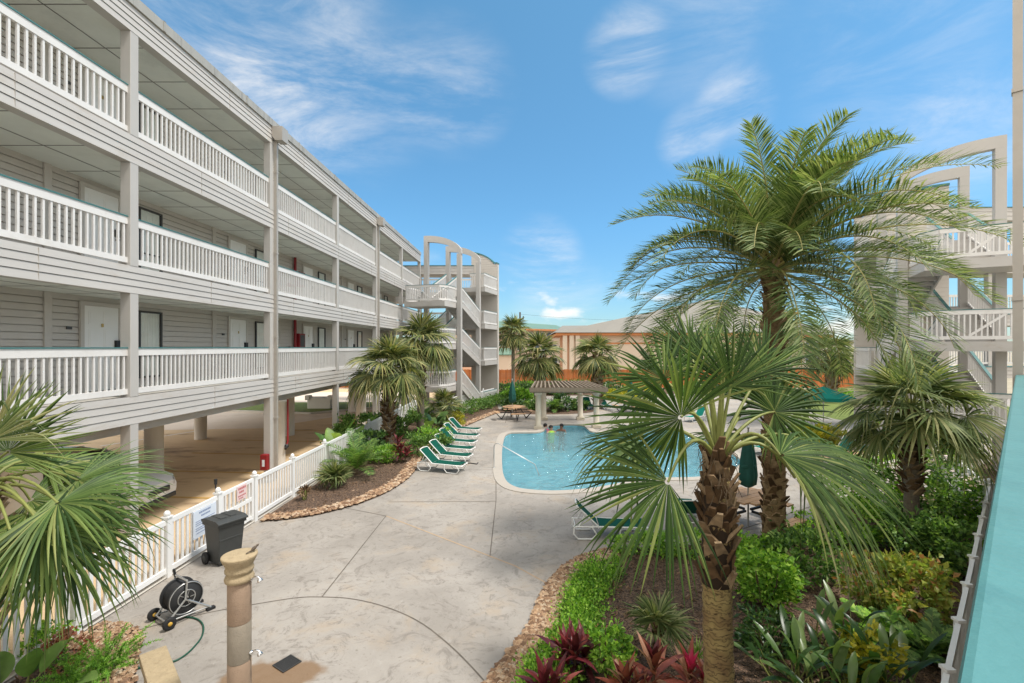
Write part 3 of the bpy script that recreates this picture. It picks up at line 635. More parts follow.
# roof edge, roof, body, underside
b = MB(); b.box((FX-.25,STARTY,11.344),(FX+.05,ENDY+.05,11.56)); b.build('roof_edge', M['metalcap'], mot, True)
b = MB(); y = STARTY+1.0
while y < ENDY: b.box((FX+.051,y,11.35),(FX+.062,y+.07,11.57)); b.box((FX-.25,y,11.562),(FX+.062,y+.07,11.575)); y += 3.05
b.build('roof_edge_seam', M['metalcap'], mot, True)
b = MB(); r = random.Random(9)
for L in range(4):
    y = STARTY+r.uniform(.5,2)
    while y < ENDY: b.box((FX+.0,y,BB[L]+.01),(FX+.0195,y+.004,(DK[L] if L < 3 else 11.34)-.01)); y += 4.2
b.build('board_joint', M['galv'], mot, True)
b = MB(); b.box((-18.3,STARTY,11.30),(FX-.253,ENDY,11.50)); b.build('roof', M['roofgrey'], mot, True)
b = MB(); b.box((-18,STARTY,3.27),(WX-.16,ENDY-.3,11.29)); b.build('room_block', M['siding'], mot, True)
b = MB(); laps(b, ENDY-.28, -18, WX-.17, 3.27, 11.28, 40, .016, 'y'); b.build('end_wall', M['siding'], mot, True)
b = MB(); b.box((-18.2,STARTY,2.80),(FX-.21,ENDY,3.005)); b.build('underside_slab', M['slab'], mot, True)
for x in (-8.95, -11.8, -15.5):
    b = MB(); b.box((x,STARTY,2.45),(x+.36,ENDY,2.797)); b.build('floor_beam', M['fascia'], mot, True)
b = MB(); b.box((-18.4,STARTY,2.5),(-18.21,ENDY,3.27)); b.build('fascia', M['fascia'], mot, True)
for c in cols:
    b = MB(); b.box((FX-.2,c,0),(FX+.012,c+.2,BB[0])); b.build('column', M['trim'], mot, True, .008)
for x, ys in ((-8.77,(-.2,8.0,16.2,24.4,32.6)), (-11.62,(6.15,14.35,22.5,30.7)), (-15.3,(5.2,13.4,21.6,29.8))):
    for y in ys:
        b = MB(); b.lathe([(.25,-.02),(.25,2.36),(.29,2.36),(.29,2.449)], (x,y,0), 24); b.build('pillar', M['pillar'], mot, True)
for yd in (14.86, 25.16):
    b = MB(); b.box((FX+.016,yd-.07,.05),(FX+.11,yd+.02,10.93))
    for z in (2.0,4.6,7.3,9.9): b.box((FX+.010,yd-.09,z),(FX+.118,yd+.04,z+.05))
    ds = b.build('downspout', M['galv'], mot, True)
    b = MB(); b.extr([(0,0),(.12,-.16),(.42,-.16),(.42,.36),(0,.36)], lambda a,c,k: V((FX+.02+a*.8, yd-.20+k*.36, 11.04+c*.85))); b.build('leader_head', M['galv'], ds, True)
# fire standpipe with hose cabinets, and the extinguisher box on a ground column
t = thing('standpipe', 'dark red fire standpipe running down the motel wall past the walkways', 'pipe', (WX+.12, 19.85, 0))
b = MB(); b.tube([(WX+.12,19.85,3.3),(WX+.12,19.85,10.6)], .055, 10); b.build('pipe', M['red'], t, True)
for D in DK:
    b = MB(); b.tube([(WX+.12,19.85,D+.95),(WX+.12,19.55,D+.95),(WX+.12,19.35,D+.95)], .06, 8); b.ball((WX+.12,19.35,D+.95), .1); b.build('valve', M['red'], t, True)
    b = MB(); b.box((WX+.05,20.0,D+.98),(WX+.24,20.5,D+1.62)); c = b.build('hose_cabinet', M['red'], t, True, .01)
    b = MB(); b.box((WX+.241,20.06,D+1.05),(WX+.246,20.44,D+1.55)); b.build('cabinet_pane', M['darkframe'], c, True)
t = thing('drain_pipe', 'thin dark red pipe with a valve strapped to the round pillar in the car park', 'pipe', (-8.5, 16.42, 0))
b = MB(); b.tube([(-8.49,16.36,2.44),(-8.49,16.36,.95),(-8.49,16.28,.82)], .03, 8); b.build('pipe', M['red'], t, True)
b = MB(); b.ball((-8.47,16.24,.80),.075); b.tube([(-8.49,16.28,.82),(-8.42,16.08,.74)], .045, 8); b.build('valve', M['black'], t, True)
t = thing('extinguisher_box', 'red fire extinguisher box on the square column beside the downspout', 'extinguisher box', (FX-.1, 14.45, .7))
b = MB(); b.box((FX-.22,14.42,.43),(FX+.0,14.585,.92)); b.build('case', M['red'], t, True, .02)
b = MB(); b.box((FX-.15,14.412,.55),(FX-.07,14.418,.76)); b.build('case_label', M['sign'], t, True)

# ------------------------------------------------------------------ stair towers
def stair_tower(name, label, loc, rz, w, d, s, zt, back):
    """local frame: x runs right, y runs away from the court, B post at the origin, A post at x = s*w"""
    t = thing(name, label, 'stair tower', loc, rz)
    X = lambda a: s*a
    def bx(b, a0, a1, u0, u1, z0, z1, mi=0):
        x0, x1 = sorted((X(a0), X(a1))); b.box((x0,u0,z0),(x1,u1,z1), mi)
    def archz(a): q = min(1, max(0, (w-a)/(w+.05))); return zt-1.45*(1-math.sqrt(max(0, 1-(.97*q)**2)))
    def frame(u, a0, a1, full, shift=0):
        b = MB(); n = 14; T = .26
        up = [(a0+(a1-a0)*i/n, archz(min(w, max(0, a0+(a1-a0)*i/n-shift)))) for i in range(n+1)]
        lo = [(a, z-.42) for a, z in up]
        b.extr(up+lo[::-1], lambda a,c,k: V((X(a), u+k*T, c)))
        o = b.build('arch', M['trim'], t, recalc=True)
        for a in (a0, a1-.30):
            b = MB(); zt2 = archz(min(w, max(0, a-shift+(.0 if a == a0 else .30))))-.3
            bx(b, a, a+.30, u+.003, u+T-.003, 0, zt2); b.build('post', M['trim'], t, bevel=.006)
    frame(0, 0, w, True)
    frame(d, 0, w, True)
    # back wall in lap siding under the same curve
    a0, a1, u = -.30, back, d+3.0
    b = MB(); n = 12
    cur = [(a0+(a1-a0)*i/n, archz(min(w, max(0, a0+(a1-a0)*i/n)))+.05) for i in range(n+1)]
    z = 0; k = 0
    while z < zt:
        z1 = z+.19
        seg = [a for a, c in cur if c > z]
        if len(seg) >= 2:
            lo_a, hi_a = min(seg), max(seg)
            x0, x1 = sorted((X(lo_a), X(hi_a)))
            b.add([(x0,u-.018,z),(x1,u-.018,z),(x1,u,z1),(x0,u,z1),(x0,u+.02,z),(x1,u+.02,z)], [(0,1,2,3),(4,5,1,0)])
        z = z1
    b.extr([(a0,0),(a1,0)]+cur[::-1], lambda a,c,k: V((X(a), u+.03+k*.3, c if c > 0 else 0)))
    b.build('siding_wall', M['siding'], t, recalc=False)
    b = MB(); up = [(a,c+.10) for a,c in cur]; b.extr(up+[(a,c) for a,c in cur][::-1], lambda a,c,k: V((X(a), u-.1+k*.55, c+.04))); b.build('roof_cap', M['teal'], t, recalc=True)
    # landings with rails
    def rail(p, q, z0, z1, brace=False, parent=None):
        p = V(p); q = V(q); b = MB(); ln = (q-p).length; n = max(2, int(ln/.14))
        P = lambda k, h: V((p.x+(q.x-p.x)*k, p.y+(q.y-p.y)*k, z0+(z1-z0)*k+h))
        b.bar(P(0,.93), P(1,.93), .07, .14); b.bar(P(0,.10), P(1,.10), .06, .11)
        for j in range(n): k = (j+.5)/n; b.bar(P(k,.14), P(k,.88), .04, .04, up=(0,1,0))
        if brace: b.bar(P(.28,.16), P(.62,.88), .05, .07)
        o = b.build('railing', M['white'], t)
        c = MB(); c.bar(P(0,1.012), P(1,1.012), .10, .022); c.build('handrail_cap', M['teal'], o)
    for m in (1.80, 4.50, 7.20):
        b = MB(); bx(b, .33, w+.45, -1.7, -.004, m-.34, m-.02)
        b.build('landing', M['fascia'], t)
        c = [(.36,-.03),(.36,-1.15),(.72,-1.66),(w+.4,-1.66),(w+.4,-.05)]
        for i in range(len(c)-1):
            rail((X(c[i][0]),c[i][1]), (X(c[i+1][0]),c[i+1][1]), m, m, i == 2)
    for m in DK:
        b = MB(); bx(b, -.30, w+.3, d+.29, d+2.98, m-.32, m); b.build('landing', M['fascia'], t)
        rail((X(-.26),d+.2), (X(-.26),d+2.9), m, m); rail((X(-.26),d+.33), (X(.9),d+.33), m, m)
    rail((X(-.26),d+.2), (X(-.26),d+2.9), 0.03, 0.03)
    # flights: B side runs down from each front landing to the back one, A side runs up
    def flight(aa, ab, zf, zb):
        b = MB(); n = 8
        for i in range(n):
            k = (i+.5)/n; z = zf+(zb-zf)*k; u0 = .28+(d-.28)*i/n; bx(b, aa+.06, ab-.06, u0, u0+(d-.28)/n*1.1, z-.05, z)
            b.box((min(X(aa+.06),X(ab-.06)),u0,z-.2),(max(X(aa+.06),X(ab-.06)),u0+.03,z-.05))
        for a in (aa, ab-.07):
            p0 = V((X(a+.03), .27, zf-.10)); p1 = V((X(a+.03), d+.05, zb-.10)); b.bar(p0, p1, .06, .40)
        b.build('stair_flight', M['fascia'], t)
        for a in (aa+.03, ab-.04): rail((X(a),.27), (X(a),d), zf, zb)
    hw = w/2
    fr = [1.80, 4.50, 7.20]; bk = [0.0]+DK
    for i, m in enumerate(fr):
        flight(.0, hw-.12, m, bk[i]); flight(hw+.12, w-.02, m, bk[i+1])
    return t
twL = stair_tower('stair_tower', 'grey open stair tower with arched top at the far end of the motel', (-4.30, 30.1, 0), R_(-16), 2.7, 3.3, -1, 11.75, 1.9)
twR = stair_tower('stair_tower', 'grey open stair tower behind the palms at the right edge', (13.80, 17.1, 0), R_(-26), 3.0, 3.0, 1, 11.6, 3.25)
# open gallery joining the far end of the motel to the left tower
t = thing('link_gallery', 'open gallery bridging the motel end and the left stair tower', 'gallery', (-9, 37.5, 0))
for z0, z1 in ((10.1,10.75),(7.9,8.6),(5.3,5.97),(2.7,3.27)):
    b = MB(); laps(b, 36.6, -12, -4.2, z0, z1, 3, .016, 'y'); b.box((-12,36.62,z0),(-4.2,38.5,z1-.005)); b.build('floor_band', M['fascia'], t, True)
    b = MB(); b.box((-12,36.55,z1+.002),(-4.2,36.75,z1+.05)); b.build('band_cap', M['teal'], t, True)
for x in (-11.5,-8.6,-6.2):
    for z0, z1 in ((0,2.69),(3.33,5.29),(6.03,7.89),(8.66,10.09)):
        b = MB(); b.box((x,36.7,z0),(x+.2,36.9,z1)); b.build('post', M['trim'], t, True)
for D in DK:
    b = MB(); b.box((-12,36.72,D+.95),(-4.2,36.78,D+1.09)); b.box((-12,36.72,D+.2),(-4.2,36.78,D+.3))
    x = -11.9
    while x < -4.3: b.box((x,36.73,D+.3),(x+.04,36.77,D+.95)); x += .14
    b.build('railing', M['white'], t, True)

t = thing('link_gallery', 'open railed gallery seen behind the right stair tower', 'gallery', (21, 24, 0))
for z0, z1 in ((10.8,11.45),(8.1,8.67),(5.4,5.97),(2.7,3.27)):
    b = MB(); laps(b, 23.6, 18.6, 34, z0, z1, 3, .016, 'y'); b.box((18.6,23.63,z0),(34,25.4,z1-.005)); b.build('floor_band', M['fascia'], t, True)
    b = MB(); b.box((18.6,23.56,z1+.002),(34,23.75,z1+.04)); b.build('band_cap', M['teal'], t, True)
for x in (18.7,23.8,28.9):
    for z0, z1 in ((0,2.69),(3.32,5.39),(6.02,8.09),(8.72,10.79)): b = MB(); b.box((x,23.7,z0),(x+.25,23.95,z1)); b.build('post', M['trim'], t, True)
for D in DK:
    b = MB(); b.box((18.6,23.72,D+.9),(34,23.78,D+1.03)); b.box((18.6,23.72,D+.15),(34,23.78,D+.25)); x = 18.65
    while x < 33.9: b.box((x,23.73,D+.25),(x+.04,23.77,D+.9)); x += .14
    b.build('railing', M['white'], t, True)
# ------------------------------------------------------------------ right-hand building: its own balcony rail, column and downspout
t = thing('balcony_building', 'building at the right edge with a teal topped balcony rail and grey downspout', 'building', tuple(rb(6,-.9,0)))
def rbox(b, t0, t1, e0, e1, z0, z1):
    vs = [rb(a,e,z) for z in (z0,z1) for a,e in ((t0,e0),(t1,e0),(t1,e1),(t0,e1))]
    b.add(vs, [(0,3,2,1),(4,5,6,7),(0,1,5,4),(1,2,6,5),(2,3,7,6),(3,0,4,7)])
RZ = EYE-.36
b = MB(); rbox(b, -2, 8.8, -.20, .048, RZ-.05, RZ); cp = b.build('handrail_cap', M['tealrail'], t, True, .012)
b = MB(); rbox(b, -2, 8.8, -.16, -.02, RZ-.21, RZ-.053); rbox(b, -2, 8.8, -.14, -.04, RZ-.95, RZ-.85)
x = -1.95
while x < 8.8: rbox(b, x, x+.04, -.11, -.07, RZ-.85, RZ-.21); x += .127
b.build('railing', M['white'], t, True)
b = MB(); rbox(b, -2, 20, -2.2, -.01, RZ-1.6, RZ-1.02); b.build('walkway_floor', M['fascia'], t, True)
b = MB(); rbox(b, 8.81, 9.1, -.30, -.03, 0, 11.0); b.build('column', M['trim'], t, True)
b = MB(); rbox(b, 8.70, 8.80, -.02, .075, .1, 11.3)
for z in (2.2,4.9,7.6,10.2): rbox(b, 8.68, 8.82, -.022, .085, z, z+.05)
b.build('downspout', M['galv'], t, True)
b = MB(); rbox(b, -2, 20, -2.4, -2.21, 0, 5.4); b.build('back_wall', M['siding'], t, True)

# ------------------------------------------------------------------ white picket fences
def fence(name, label, pts, post_idx=None, h=1.05, step=.125, group=None, finial=True, pw=.055):
    t = thing(name, label, 'fence', (pts[0][0],pts[0][1],0), 0, group)
    for i in range(len(pts)-1):
        a = V((pts[i][0],pts[i][1],0)); c = V((pts[i+1][0],pts[i+1][1],0)); d = (c-a).normalized(); ln = (c-a).length
        a2 = a+d*.055; c2 = c-d*.055
        b = MB(); up = V((0,0,1))
        b.bar(a2+up*(h-.02), c2+up*(h-.02), .05, .09); b.bar(a2+up*.13, c2+up*.13, .05, .09)
        n = int((ln-.1)/step)
        for j in range(n):
            p = a2+(c2-a2)*((j+.5)/n); b.bar(p+up*.175, p+up*(h-.065), .024, .06, up=(d.x,d.y,0))
        b.build('picket_panel', M['vinyl'], t, True)
    for p in pts:
        b = MB(); b.box((p[0]-pw,p[1]-pw,0),(p[0]+pw,p[1]+pw,h+.06 if finial else h+.03))
        zt = h+.06 if finial else h+.03; b.box((p[0]-pw-.015,p[1]-pw-.015,zt),(p[0]+pw+.015,p[1]+pw+.015,zt+.03)); (b.lathe([(.03,h+.09),(.055,h+.115),(.055,h+.15),(.03,h+.185),(.005,h+.195)], (p[0],p[1],0), 10) if finial else None)
        b.build('post', M['vinyl'], t, True)
    return t
fence('picket_fence', 'white picket fence beside the parked car, running up to the gate', [(-6.72,3.2),(-6.72,5.0),(-6.72,6.85),(-6.72,8.6),(-6.72,10.02)])
fence('picket_fence', 'white picket fence running from the gate along the long planting bed', [(-6.72,11.36),(-6.72,13.2),(-6.72,15.3),(-6.72,17.3),(-6.72,19.6),(-6.72,22.0),(-6.72,24.5),(-6.72,27.0),(-6.72,29.4)])
fence('picket_fence', 'short white picket fence at the foot of the left stair tower', [(-4.75,29.7),(-3.9,31.9),(-3.2,34.0),(-2.45,36.6)])
fence('picket_fence', 'white picket fence between the right garden bed and the teal balcony rail', [tuple(rb(x,.50)[:2]) for x in (2.6,3.8,5.0,6.2,7.4,8.6,9.8,11.0,12.2,13.4,15.2)], finial=False, pw=.032)
fence('picket_fence', 'white picket fence at the foot of the right stair tower', [tuple(rb(15.2,.50)[:2]),(13.0,14.2),(13.6,15.2)])
# gate with its pink sign and latch
t = thing('gate', 'white picket gate with a pink and red warning sign, behind the dark bin', 'gate', (-6.72,10.7,0))
b = MB()
for y in (10.13,11.25): b.box((-6.75,y-.035,.08),(-6.69,y+.035,1.08))
for z in (.10,.55,1.0): b.box((-6.745,10.166,z),(-6.695,11.214,z+.08))
for j in range(7): y = 10.25+.145*j; b.box((-6.742,y-.02,.181),(-6.698,y+.02,.549)); b.box((-6.742,y-.02,.631),(-6.698,y+.02,.999))
b.build('gate_frame', M['vinyl'], t, True)
b = MB(); b.box((-6.69,10.62,.72),(-6.68,10.98,1.06)); s = b.build('warning_sign', M['signpink'], t, True)
b = MB()
for z, y0, y1, h in ((.97,10.66,.28+10.66,.05),(.89,10.70,10.9,.045),(.81,10.66,10.94,.03),(.755,10.68,10.86,.025)):
    y = y0
    while y < y1-.02: b.box((-6.679,y,z),(-6.676,min(y+.045,y1),z+h)); y += .06
b.build('sign_print', M['signred'], s, True)
b = MB(); b.tube([(-6.77,10.02,.75),(-6.77,10.02,1.34)], .016, 8); b.tube([(-6.77,10.02,1.31),(-6.77,10.02,1.42)], [.028,.035], 10); b.build('latch', M['black'], t, True)
t = thing('notice_board', 'pale blue notice board fixed to the fence just left of the gate', 'sign', (-6.68,9.6,.6))
b = MB(); b.box((-6.69,9.22,.42),(-6.675,9.90,.98)); b.build('board', M['sign'], t, True)
b = MB()
for z, y0, y1, h, st in ((.90,9.38,9.74,.035,.05),(.83,9.44,9.68,.03,.045),(.75,9.28,9.84,.014,.03),(.71,9.28,9.80,.014,.03),(.67,9.28,9.84,.014,.03),(.61,9.28,9.70,.014,.03),(.57,9.28,9.80,.014,.03),(.51,9.30,9.78,.014,.03)):
    y = y0
    while y < y1-.01: b.box((-6.674,y,z),(-6.671,y+st*.75,z+h)); y += st
b.build('print', M['signblue'], t, True)

# ------------------------------------------------------------------ wooden boundary fence and the buildings beyond
t = thing('wooden_fence', 'long orange brown board fence along the back of the pool area', 'fence', (8,48,0))
b = MB(); r = random.Random(3); x = -34
while x < 46: w_ = r.uniform(.13,.15); b.box((x,48+r.uniform(-.01,.01),.05),(x+w_,48.03,1.95+r.uniform(-.03,.03))); x += w_+.008
b.build('boards', M['plank'], t, True)
for z in (.4,1.0,1.65): b = MB(); b.box((-34,48.04,z),(46,48.09,z+.09)); b.build('rail', M['plank'], t, True)

def facade_windows(t, y, rows, cols_, ww, hh, arch=True):
    for z in rows:
        for x in cols_:
            f = MB(); f.box((x-ww/2-.12,y-.1,z-.12),(x+ww/2+.12,y-.02,z)); f.box((x-ww/2-.12,y-.1,z),(x-ww/2,y-.02,z+hh)); f.box((x+ww/2,y-.1,z),(x+ww/2+.12,y-.02,z+hh))
            if arch:
                for k in range(6):
                    a0 = PI*k/6; a1 = PI*(k+1)/6; q = ww/2
                    f.bar((x+q*math.cos(a0),y-.06,z+hh+q*.6*math.sin(a0)), (x+q*math.cos(a1),y-.06,z+hh+q*.6*math.sin(a1)), .12, .12)
            else: f.box((x-ww/2-.12,y-.1,z+hh),(x+ww/2+.12,y-.02,z+hh+.12))
            fo = f.build('window', M['winframe'], t, True)
            p = MB(); p.box((x-ww/2,y-.05,z),(x+ww/2,y-.03,z+hh))
            if arch:
                n = 10; q = ww/2; p.add([(x,y-.05,z+hh)]+[(x+q*math.cos(PI*k/n),y-.05,z+hh+q*.58*math.sin(PI*k/n)) for k in range(n+1)], [(0,k+1,k+2) for k in range(n)])
            p.build('pane', M['winglass'], fo, True)
# pink hotel with the green roof
Yh = 82
t = thing('hotel', 'pink hotel with long green metal roof and arched windows beyond the fence', 'building', (0,Yh+5,0))
xz = lambda px, py: (((px-HX)*Yh/F), EYE-(py-HY)*Yh/F)
x0 = xz(440,0)[0]; x1 = xz(566,0)[0]; ze = xz(0,329.5)[1]; zr = xz(0,317)[1]
b = MB(); b.box((x0,Yh,-.02),(x1,Yh+9,ze)); b.build('wall', M['peachwall'], t, True)
b = MB(); b.box((xz(495,0)[0]-6,Yh-1.6,-.02),(xz(511,0)[0],Yh-.01,xz(0,337)[1])); b.build('wall_bay', M['pinkwall'], t, True)
b = MB(); b.add([(x0-1,Yh-1.2,ze+.6),(x1+.3,Yh-1.2,ze-.1),(x1-1.5,Yh+5,zr-1.2),(x0-1,Yh+5,zr+.3),(x0-1,Yh+11,ze),(x1+.3,Yh+11,ze)], [(0,1,2,3),(3,2,5,4),(1,5,2)]); b.build('roof', M['greenroof'], t, True)
b = MB(); b.bar((x0-1,Yh-1.25,ze+.45),(x1+.3,Yh-1.25,ze-.25),.2,.3); b.build('eave_trim', M['orangetrim'], t, True)
facade_windows(t, Yh, [xz(0,337.5)[1],xz(0,350)[1],xz(0,363)[1]], [xz(p,0)[0] for p in (520,530.5,537,543,549,555,561)], .75, .75)
facade_windows(t, Yh-1.6, [xz(0,346)[1],xz(0,361)[1]], [xz(p,0)[0] for p in (496,501,506)], .5, .7, False)
b = MB(); zz = xz(0,354)[1]; b.add([(xz(494,0)[0],Yh-4,zz),(xz(513,0)[0],Yh-4,zz),(xz(511,0)[0],Yh-1.7,zz+1.1),(xz(496,0)[0],Yh-1.7,zz+1.1)], [(0,1,2,3)]); b.box((xz(494,0)[0],Yh-4.02,zz-.15),(xz(513,0)[0],Yh-1.7,zz-.01)); b.build('porch_roof', M['greenroof'], t, True)
b = MB(); b.box((xz(495,0)[0],Yh-3.6,-.02),(xz(512,0)[0],Yh-1.7,zz-.16)); b.build('porch', M['peachwall'], t, True)
# big tan hall with the grey hipped roof
Ya = 62; az = lambda px, py: (((px-HX)*Ya/F), EYE-(py-HY)*Ya/F)
t = thing('hall', 'large tan hall with broad grey hipped roof and orange eave beyond the fence', 'building', (14,Ya+8,0))
xa0, xa1 = az(560,0)[0], az(765,0)[0]; ze = az(0,333)[1]
b = MB(); b.box((az(575,0)[0],Ya,-.02),(xa1,Ya+16,ze-.35)); b.build('wall', M['tanwall'], t, True)
b = MB(); b.box((xa0-.5,Ya-1.0,ze-.34),(xa1+.3,Ya+16,ze+.0)); b.build('eave_trim', M['orangetrim'], t, True)
b = MB(); zl = ze+.03
pk = (az(735,0)[0], Ya+8, EYE+7.3)
b.add([(xa0-.8,Ya-1.3,zl),(xa1+9,Ya-1.3,zl),(xa1+9,Ya+17,zl),(xa0-.8,Ya+17,zl),(az(566,0)[0],Ya+6,EYE+3.15),(az(606,0)[0],Ya+6,EYE+3.2),pk], [(0,1,6,5),(0,5,4),(1,2,6),(2,3,4,5,6),(3,0,4)])
b.build('roof', M['greyroof'], t, True)
b = MB(); b.box((az(588,0)[0],Ya-.06,az(0,344)[1]),(xa1,Ya-.003,az(0,342.6)[1])); b.build('wall_band', M['orangetrim'], t, True)
for p in (564.5,571,577): b = MB(); x = az(p,0)[0]; b.box((x-.28,Ya-.9,-.02),(x+.28,Ya-.35,ze-.35)); b.build('porch_column', M['tanwall'], t, True)
b = MB(); b.box((az(561,0)[0],Ya+2,-.02),(az(575,0)[0]-.01,Ya+2.3,ze-.36)); b.build('porch_wall', M['pinkwall'], t, True)
# far building right of the date palm
Yb = 72; bz = lambda px, py: (((px-HX)*Yb/F), EYE-(py-HY)*Yb/F)
t = thing('far_house', 'cream house with orange eaves far behind the palms on the right', 'building', (44,Yb+5,0))
b = MB(); b.box((bz(786,0)[0],Yb,-.02),(bz(822,0)[0],Yb+10,bz(0,338)[1])); b.build('wall', M['tanwall'], t, True)
b = MB(); b.box((bz(780,0)[0],Yb-1,bz(0,338)[1]),(bz(829,0)[0],Yb+11,bz(0,335.5)[1])); b.build('eave_trim', M['orangetrim'], t, True)
b = MB(); zz = bz(0,335.5)[1]+.02; b.add([(bz(779,0)[0],Yb-1.2,zz),(bz(830,0)[0],Yb-1.2,zz),(bz(830,0)[0],Yb+11.2,zz),(bz(779,0)[0],Yb+11.2,zz),(bz(795,0)[0],Yb+5,zz+2.2),(bz(812,0)[0],Yb+5,zz+2.2)], [(0,1,5,4),(1,2,5),(2,3,4,5),(3,0,4)]); b.build('roof', M['greyroof'], t, True)
facade_windows(t, Yb, [bz(0,350)[1],bz(0,364)[1]], [bz(p,0)[0] for p in (792,799,808,816)], .9, 1.2, False)
t = thing('far_house', 'tall peach block showing above the date palm trunk in the distance', 'building', (46,100,0))
b = MB(); b.box((48,95,-.02),(55,104,11.0)); b.build('wall', M['pinkwall'], t, True)
b = MB(); b.box((47.5,94.2,11.02),(55.5,104.8,11.5)); b.build('roof', M['orangetrim'], t, True)
facade_windows(t, 95, [3,6.2,8.8], [49.5,51.5,53.5], 1.2, 1.6, False)
t = thing('far_house', 'low pale building seen over the fence beside the right stair tower', 'building', (70,90,0))
b = MB(); b.box((58,88,-.02),(84,96,5.0)); b.build('wall', M['planter'], t, True)
b = MB(); b.box((57.5,87.5,5.02),(84.5,96.5,5.6)); b.build('roof', M['greyroof'], t, True)
facade_windows(t, 88, [1.6], [60,63,66,69,72,75,78], 1.2, 1.6, False)
# utility pole
t = thing('utility_pole', 'dark wooden utility pole with crossarm in front of the green roof', 'utility pole', (pt(520,347,70).x,70,0))
px_ = pt(520,347,70).x; b = MB(); b.tube([(px_,70,-.02),(px_,70,9.6)], [.17,.12], 8); b.build('pole', M['pole'], t, True)
b = MB(); b.box((px_-.75,69.85,8.45),(px_+.55,69.97,8.6)); b.build('crossarm', M['pole'], t, True)
for x in (-.65,.0,.5): b = MB(); b.tube([(px_+x,69.91,8.6),(px_+x,69.91,9.0)], .07, 6); b.build('insulator', M['black'], t, True)
t = thing('power_line', 'thin power line running right from the utility pole', 'wire', (px_,70,9))
b = MB(); b.tube([(px_+16*i/12, 70, 9.3-.9*math.sin(PI*i/12*.5)) for i in range(13)], .012, 4); b.build('wire', M['black'], t, True)
# white rendered planter and yellow stub out in the car park
p = at(321,408); t = thing('planter_box', 'white rendered planter box on the grass strip beyond the car park', 'planter', tuple(p))
b = MB(); b.prism([(-.8,-.35),(.8,-.35),(.95,.4),(-.95,.4)], 0, .78); b.box((-.95,-.42,.6),(-.62,.0,.92)); b.box((.62,-.42,.6),(.95,.0,.92)); b.build('walls', M['planter'], t, bevel=.02)
p = at(354,427); t = thing('bollard', 'small yellow post stub on the far side of the car park', 'bollard', tuple(p))
b = MB(); b.lathe([(.11,0),(.11,.25),(.13,.27),(.13,.34),(.06,.42),(.005,.44)], (0,0,0), 12); b.build('post', M['yellow'], t)
b = MB(); b.tube([(-.2,0,.22),(.2,0,.22)], .05, 8); b.build('outlet', M['yellow'], t)

# ================================================================== plants
def fan_blades(b, hub, mid, nrm, R, n=40, spread=4.0, sag=.3, rnd=rng, mi=0, curve=.12, cup=.12, fold=.55, segs=6, split=.44, wid=1.0):
    """one palmate leaf: folded blades joined near the hub, free and drooping towards the tips"""
    hub = V(hub); mid = V(mid).normalized(); nrm = V(nrm); nrm = (nrm-mid*nrm.dot(mid)).normalized(); side = nrm.cross(mid)
    dth = spread/(n-1)
    ts = [.03]+[(i+1)/segs for i in range(segs)]
    for i in range(n):
        th = -spread/2+dth*i+rnd.uniform(-.25,.25)*dth
        ct, st = math.cos(th), math.sin(th)
        d = mid*ct+side*st; pr = side*ct-mid*st
        L_ = R*(.70+.30*math.cos(th*.5))*rnd.uniform(.9,1.06)
        sg = sag*rnd.uniform(.4,1.5)*.55; tw = rnd.uniform(-.18,.18); bend = rnd.uniform(-.06,.06)
        broken = rnd.random() < .05
        vs = []
        for t in ts:
            r = L_*t
            c = hub+d*r+nrm*(cup*r*(1-t*.8))-nrm*(curve*r*r/R*max(0,ct))+pr*(bend*r*t)
            q = max(0, t-.22); dz = sg*L_*q*q*1.5
            if broken and t > .5: dz += (t-.5)*L_*.9
            c = c-V((0,0,dz))
            if dz > 0: c = c-d*(dz*.35*t)
            hw = r*math.tan(dth/2)*1.03 if t <= split else L_*split*math.tan(dth/2)*1.03*max(0,(1-t)/(1-split))**.75
            hw *= wid
            if t > .95: vs += [c]; continue
            a = tw*t; pp = pr*math.cos(a)+nrm*math.sin(a)
            vs += [c-pp*hw-nrm*hw*fold, c+nrm*hw*fold*.6, c+pp*hw-nrm*hw*fold]
        k = len(ts)-1; fs = []
        for j in range(k-1): fs += [(3*j,3*j+1,3*j+4,3*j+3),(3*j+1,3*j+2,3*j+5,3*j+4)]
        e = 3*(k-1); fs += [(e,e+1,e+3),(e+1,e+2,e+3)]
        b.add(vs, fs, mi)
def petiole(b, p0, p1, r0, r1, rise, mi, n=7):
    p0 = V(p0); p1 = V(p1); pts = []
    for i in range(n):
        t = i/(n-1); p = p0.lerp(p1, t); p.z += rise*4*t*(1-t); pts.append(p)
    b.tube(pts, [r0+(r1-r0)*i/(n-1) for i in range(n)], 5, mi, False)
    return (pts[-1]-pts[-2]).normalized()
